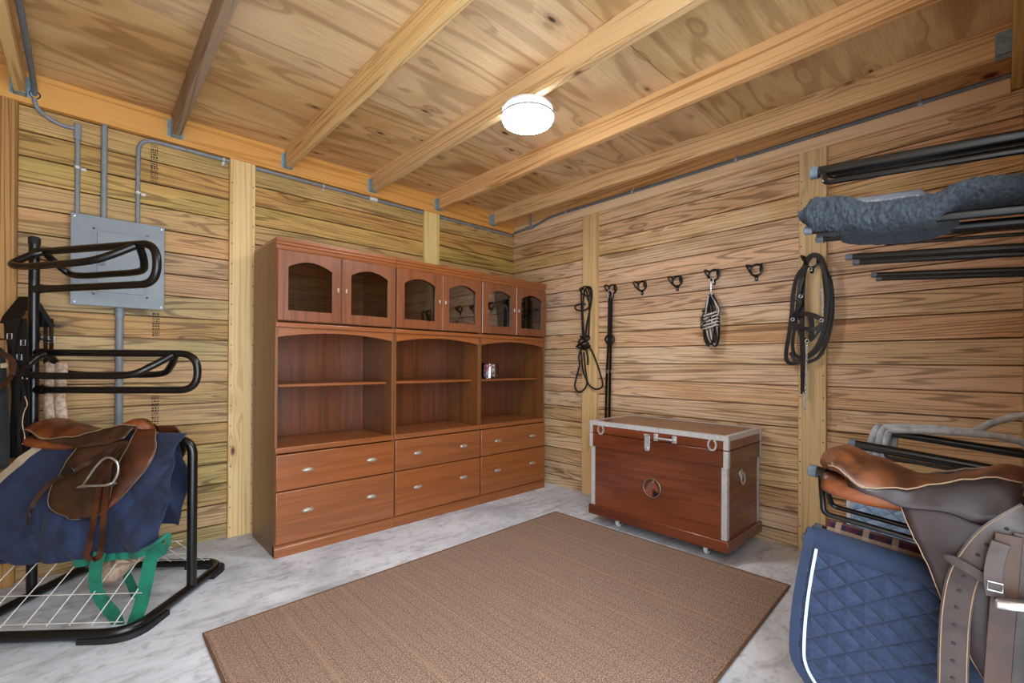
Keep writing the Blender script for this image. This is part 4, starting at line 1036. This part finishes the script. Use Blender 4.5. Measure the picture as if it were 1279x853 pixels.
# ---------------------------------------------------------------- grey sheepskin pad on the upper rack
def pd(px, py, x): return at(px, py, x=x)
def pad_upper():
    # closed loft along y: cross-sections of a thick fleece strip lying over the two lower bars
    HN = [(-.06, .027), (.05, .028), (.11, .044), (.22, .046), (.275, .060), (.34, .062), (.368, .03)]
    CN = [(-.06, .052), (.05, .056), (.11, .016), (.22, .012), (.275, .034), (.34, .040), (.368, .040)]
    rows = []; NY = 170; NJ = 72
    for i in range(NY+1):
        y = .368-(.368+.055)*i/NY; row = []
        zb = 1.430+.04*(y+.072)/.432
        for j in range(NJ):
            a = 2*PI*j/NJ; ca, sa_ = math.cos(a), math.sin(a); k = (1-ca)/2
            end = min(1, math.sqrt(max(.22, (i+.4)/14)))
            half = (interp(HN, y)*k+.024*(1-k))*end; cen = interp(CN, y)*k+.035*(1-k)
            x = 1.468+.086*math.copysign(abs(ca)**.8, ca); z = zb+cen+half*math.copysign(abs(sa_)**.75, sa_)
            nz = noise.noise(Vector((x*60, y*60, z*60)))*.004+noise.noise(Vector((x*170, y*170, z*170)))*.005+noise.noise(Vector((x*330, y*330, z*330)))*.004
            row.append(Vector((x+nz*ca, y, z+nz*sa_)))
        rows.append(row)
    m = MB().grid(rows, cu=True); n = NJ; m.f += [tuple(range(n)), tuple(range(NY*n, (NY+1)*n))[::-1]]
    return m
t = thing('saddle_pad', 'fluffy dark grey sheepskin pad lying on the upper wall rack', 'saddle pad', (1.47, .15, 1.46))
build('fleece', pad_upper(), FUZZ, t, sharp=180)
m = MB(); rws = []
for i in range(20):
    y = .285-.19*i/19; zb = 1.430+.04*(y+.072)/.432
    rws.append([Vector((x, y, zb+.062+.45*(x-1.44)-(.05*max(0, i-15)/4))) for x in (1.44, 1.46, 1.48, 1.50, 1.52)])
build('felt_backing', m.grid(rws), FELT, t, solid=.006)
m = MB(); rws = []
for i in range(24):
    y = .300-.235*i/23; zb = 1.430+.04*(y+.072)/.432; dp = .026*math.sin(PI*min(1, (i+1)/23))**.5
    rws.append([Vector((1.47+.014*k, y, zb+.012-(dp+.012)*k/5+.008*noise.noise(Vector((y*90, k*2, 0))))) for k in range(6)])
build('hanging_edge', m.grid(rws), FUZZ, t, solid=.016, sub=1)

# ---------------------------------------------------------------- pads on the lower rack
def drape_pad(name, label, x, zb, y0, y1, near, far, mats_, hemt=None, uvoff=0, bulge=.0, bottom=None):
    """pad folded over a bar running along y at (x, zb): near panel hangs on the camera side"""
    rows = []; uvs = []; NY = 40; prof = []
    r = .0165
    NN, NF = 22, 14
    for k in range(NN+1): prof.append((-r-.004, -near*(1-k/NN)))
    for k in range(1, 10): a = PI-PI*k/10; prof.append((math.cos(a)*r*1.2, math.sin(a)*r*1.1))
    for k in range(NF+1): prof.append((r+.004, -far*k/NF))
    for i in range(NY+1):
        q = i/NY; y = y0+(y1-y0)*q; tilt = .04*(y-YD)/.432; row = []; ur = []; sl_ = 0; pv = None
        for k, (dx, dz) in enumerate(prof):
            f = max(0, -dz)/near
            yy = y
            if bottom: yy = y+bottom(q, f)
            d = dx
            if dx < 0: d = dx-bulge*math.sin(f*PI*.6)-.006*math.sin(q*7+f*3)*f
            row.append(Vector((x+d, yy, zb+tilt+dz))); ur.append((yy+uvoff, dz if dx < 0 else dz+.3))
        rows.append(row); uvs.append(ur)
    return rows, uvs
def cornerfn(q, f):
    # front edge sweeps outwards then rounds away at the bottom
    g = max(0, 1-q*3.0)
    return g*(.030*math.sin(min(1, f*1.25)*PI*.62)-.17*max(0, (f-.66)/.34)**2.2)
zt_l = .780-.170
rows, uvs = drape_pad('p', '', 1.407, zt_l+.0105, .338, -.055, .44, .36, None, bulge=.016, bottom=cornerfn)
t = thing('saddle_pad', 'navy quilted saddle pad with white piping below the brown saddle', 'saddle pad', (1.407, .14, .64))
build('quilted_cloth', MB().grid(rows, uvs), QNAVY, t, solid=.010, sub=1, sharp=180)
NN = 22
edge_ = [rows[0][k] for k in range(NN+4, -1, -1)]+[rows[i][0] for i in range(1, 41)]
build('edge_binding', MB().ribbon([p+Vector((-.003, 0, 0)) for p in edge_], [Vector((0, .8, .6))]*len(edge_), .020, .014), NAVYB, t)
def inset(i, k): return rows[i][k]
pipe = [rows[2][k] for k in range(NN-1, 1, -1)]+[rows[i][3] for i in range(3, 41)]
build('white_piping', MB().ribbon([p+Vector((-.0085, 0, 0)) for p in catmull(pipe, 2)], [Vector((0, .8, .6))]*len(catmull(pipe, 2)), .0065, .003), PIPE, t)
build('spine_band', MB().grid([[rows[i][k]+Vector((-.0065 if k < NN+2 else 0, 0, .0065 if k >= NN+2 else 0)) for k in range(NN-1, NN+9)] for i in range(0, 41)]), NAVYB, t, solid=.003)
rows2, uvs2 = drape_pad('p', '', 1.519, zt_l+.0105, .326, -.055, .20, .26, None)
t = thing('saddle_pad', 'plaid wool pad in burgundy and tan behind the navy pad', 'saddle pad', (1.519, .14, .64))
build('plaid_cloth', MB().grid(rows2, uvs2), PLAID, t, solid=.009, sub=1, sharp=180)
rows3, uvs3 = drape_pad('p', '', 1.895, .797-.170+.0105, .335, -.055, .16, .2, None)
t = thing('saddle_pad', 'pale blue quilted pad hanging beyond the brown saddle', 'saddle pad', (1.895, .14, .66))
build('quilted_cloth', MB().grid(rows3, uvs3), QBLUE, t, solid=.012, sub=1, sharp=180)
build('edge_binding', MB().ribbon([rows3[0][k]+Vector((0, .004, 0)) for k in range(len(rows3[0]))], EP, .016, .018), PIPE, t)

# grey cotton rope over the far lower rack
t = thing('cotton_rope', 'thick grey cotton rope looped over the far lower wall rack', 'rope', (2.42, .30, .84))
def gp(px, py, x): return at(px, py, x=x)
for k in range(3):
    x0 = 2.42; px = 1088+9*k
    build('hanging_loop', MB().tube(catmull([gp(px-1, 585-4*k, x0-.03), gp(px-2, 562, x0-.032), gp(px+2, 545, x0-.03), gp(px+7, 535, x0-.012), gp(px+12, 533, x0+.018), gp(px+12, 545, x0+.034), gp(px+8, 565, x0+.034)], 6), .0125, 10), GREYC, t)
build('rope_run', MB().tube(catmull([gp(1106, 534, 2.40), gp(1125, 533, 2.40), gp(1170, 535, 2.40), gp(1212, 539, 2.40), gp(1240, 528, 2.40), gp(1265, 521, 2.40), gp(1282, 519, 2.40)], 6), .0125, 10), GREYC, t)
build('rope_run', MB().tube(catmull([gp(1110, 537, 2.385), gp(1170, 539, 2.385), gp(1230, 543, 2.385), gp(1262, 548, 2.385), gp(1282, 554, 2.385)], 6), .0125, 10), GREYC, t)

# ---------------------------------------------------------------- brown saddle on the lower wall rack
ZR = .818; YS = .328
flapR = {'flap': (fz([(.170, .0), (.178, -.03), (.225, -.135), (.257, -.225), (.305, -.325), (.33, -.36)]), fz([(.372, .0), (.376, -.2), (.372, -.36)]), -.36, -.0, 'flap', .006)}
mats = dict(seat=LEA_S, panel=LEA_T, skirt=LEA_F, flap=LEA_F, knee=LEA_F, thread=THREAD)
latR = [(-.06, .080), (-.02, .085), (.02, .110), (.08, .138), (.2, .148), (.36, .150)]
sr, wr2 = make_saddle('saddle', 'worn brown leather saddle above the navy quilted pad', (1.462, YS, ZR), -PI/2, .392, ZR, mats, flapR, [(.08, .0), (.13, -.012), (.18, -.024), (.25, -.018), (.305, -.030), (.36, -.005)], latR, seatz=.92)
def rs(px, py, x):
    q = at(px, py, x=x); return Vector((YS-q.y, q.x-1.462, q.z-ZR))
xs_ = 1.288
wn = []
stp = catmull([rs(1290, 642, 1.318), rs(1266, 655, 1.305), rs(1240, 672, 1.296), rs(1218, 697, 1.290), rs(1202, 725, xs_), rs(1194, 765, xs_), rs(1191, 810, xs_), rs(1190, 853, xs_), rs(1190, 890, xs_)], 6)
n = len(stp); wds = []
for i in range(n):
    d = (stp[min(i+1, n-1)]-stp[max(i-1, 0)]).normalized(); wds.append(Vector((-d.z, -.1, d.x)))
sr_s = build('stirrup_leather', MB().ribbon(stp, wds, .046, .005), LEA_G, sr, local=True)
hl = MB()
for i in range(8, n-4, 3): hl.lathe([(.0036, 0), (.0026, .0012), (0, .0012)], stp[i]+Vector((0, -.003, 0)), (0, -1, 0), 8)
build('strap_holes', hl, BLACKR, sr_s, local=True, kind='stuff')
st2 = MB()
for sgn in (-1, 1): st2.tube([p+wds[i].normalized()*sgn*.0195+Vector((0, -.0032, 0)) for i, p in enumerate(stp)], .0009, 5)
build('strap_stitching', st2, THREAD, sr_s, local=True)
build('keeper_strap', MB().ribbon([rs(1180, 694, 1.282), rs(1190, 699, 1.280), rs(1215, 713, 1.278), rs(1241, 730, 1.276)], Vector((.5, 0, -.8)), [.008, .018, .018, .018], .004), LEA_G, sr, local=True)
for px, x in ((1252, 1.278), (1276, 1.284)):
    build('girth_billet', MB().ribbon([rs(px+8, 668, x), rs(px+4, 720, x), rs(px-2, 790, x), rs(px-8, 870, x)], Vector((1, 0, 0)), .036, .006), LEA_D if px < 1260 else LEA_G, sr, local=True, bevel=.001)
build('buckle_guard', MB().ribbon(catmull([rs(1250, 678, 1.270), rs(1243, 700, 1.268), rs(1240, 725, 1.268), rs(1243, 745, 1.268)], 5), Vector((1, 0, 0)), .026, .006), LEA_G, sr, local=True, bevel=.001)
bq = MB(); c0 = rs(1243, 733, 1.262); bq.tube([c0+Vector((a*.010, 0, b*.008)) for a, b in ((-1, -1), (1, -1), (1, 1), (-1, 1))], .0018, 8, closed=True)
build('buckle', bq, CHROME, sr, local=True)
build('stirrup_tread', MB().ribbon([rs(1243, 752, 1.255), rs(1262, 755, 1.255), rs(1290, 758, 1.255)], Vector((0, 1, -.2)), .045, .016), STEEL, sr, local=True, bevel=.004)
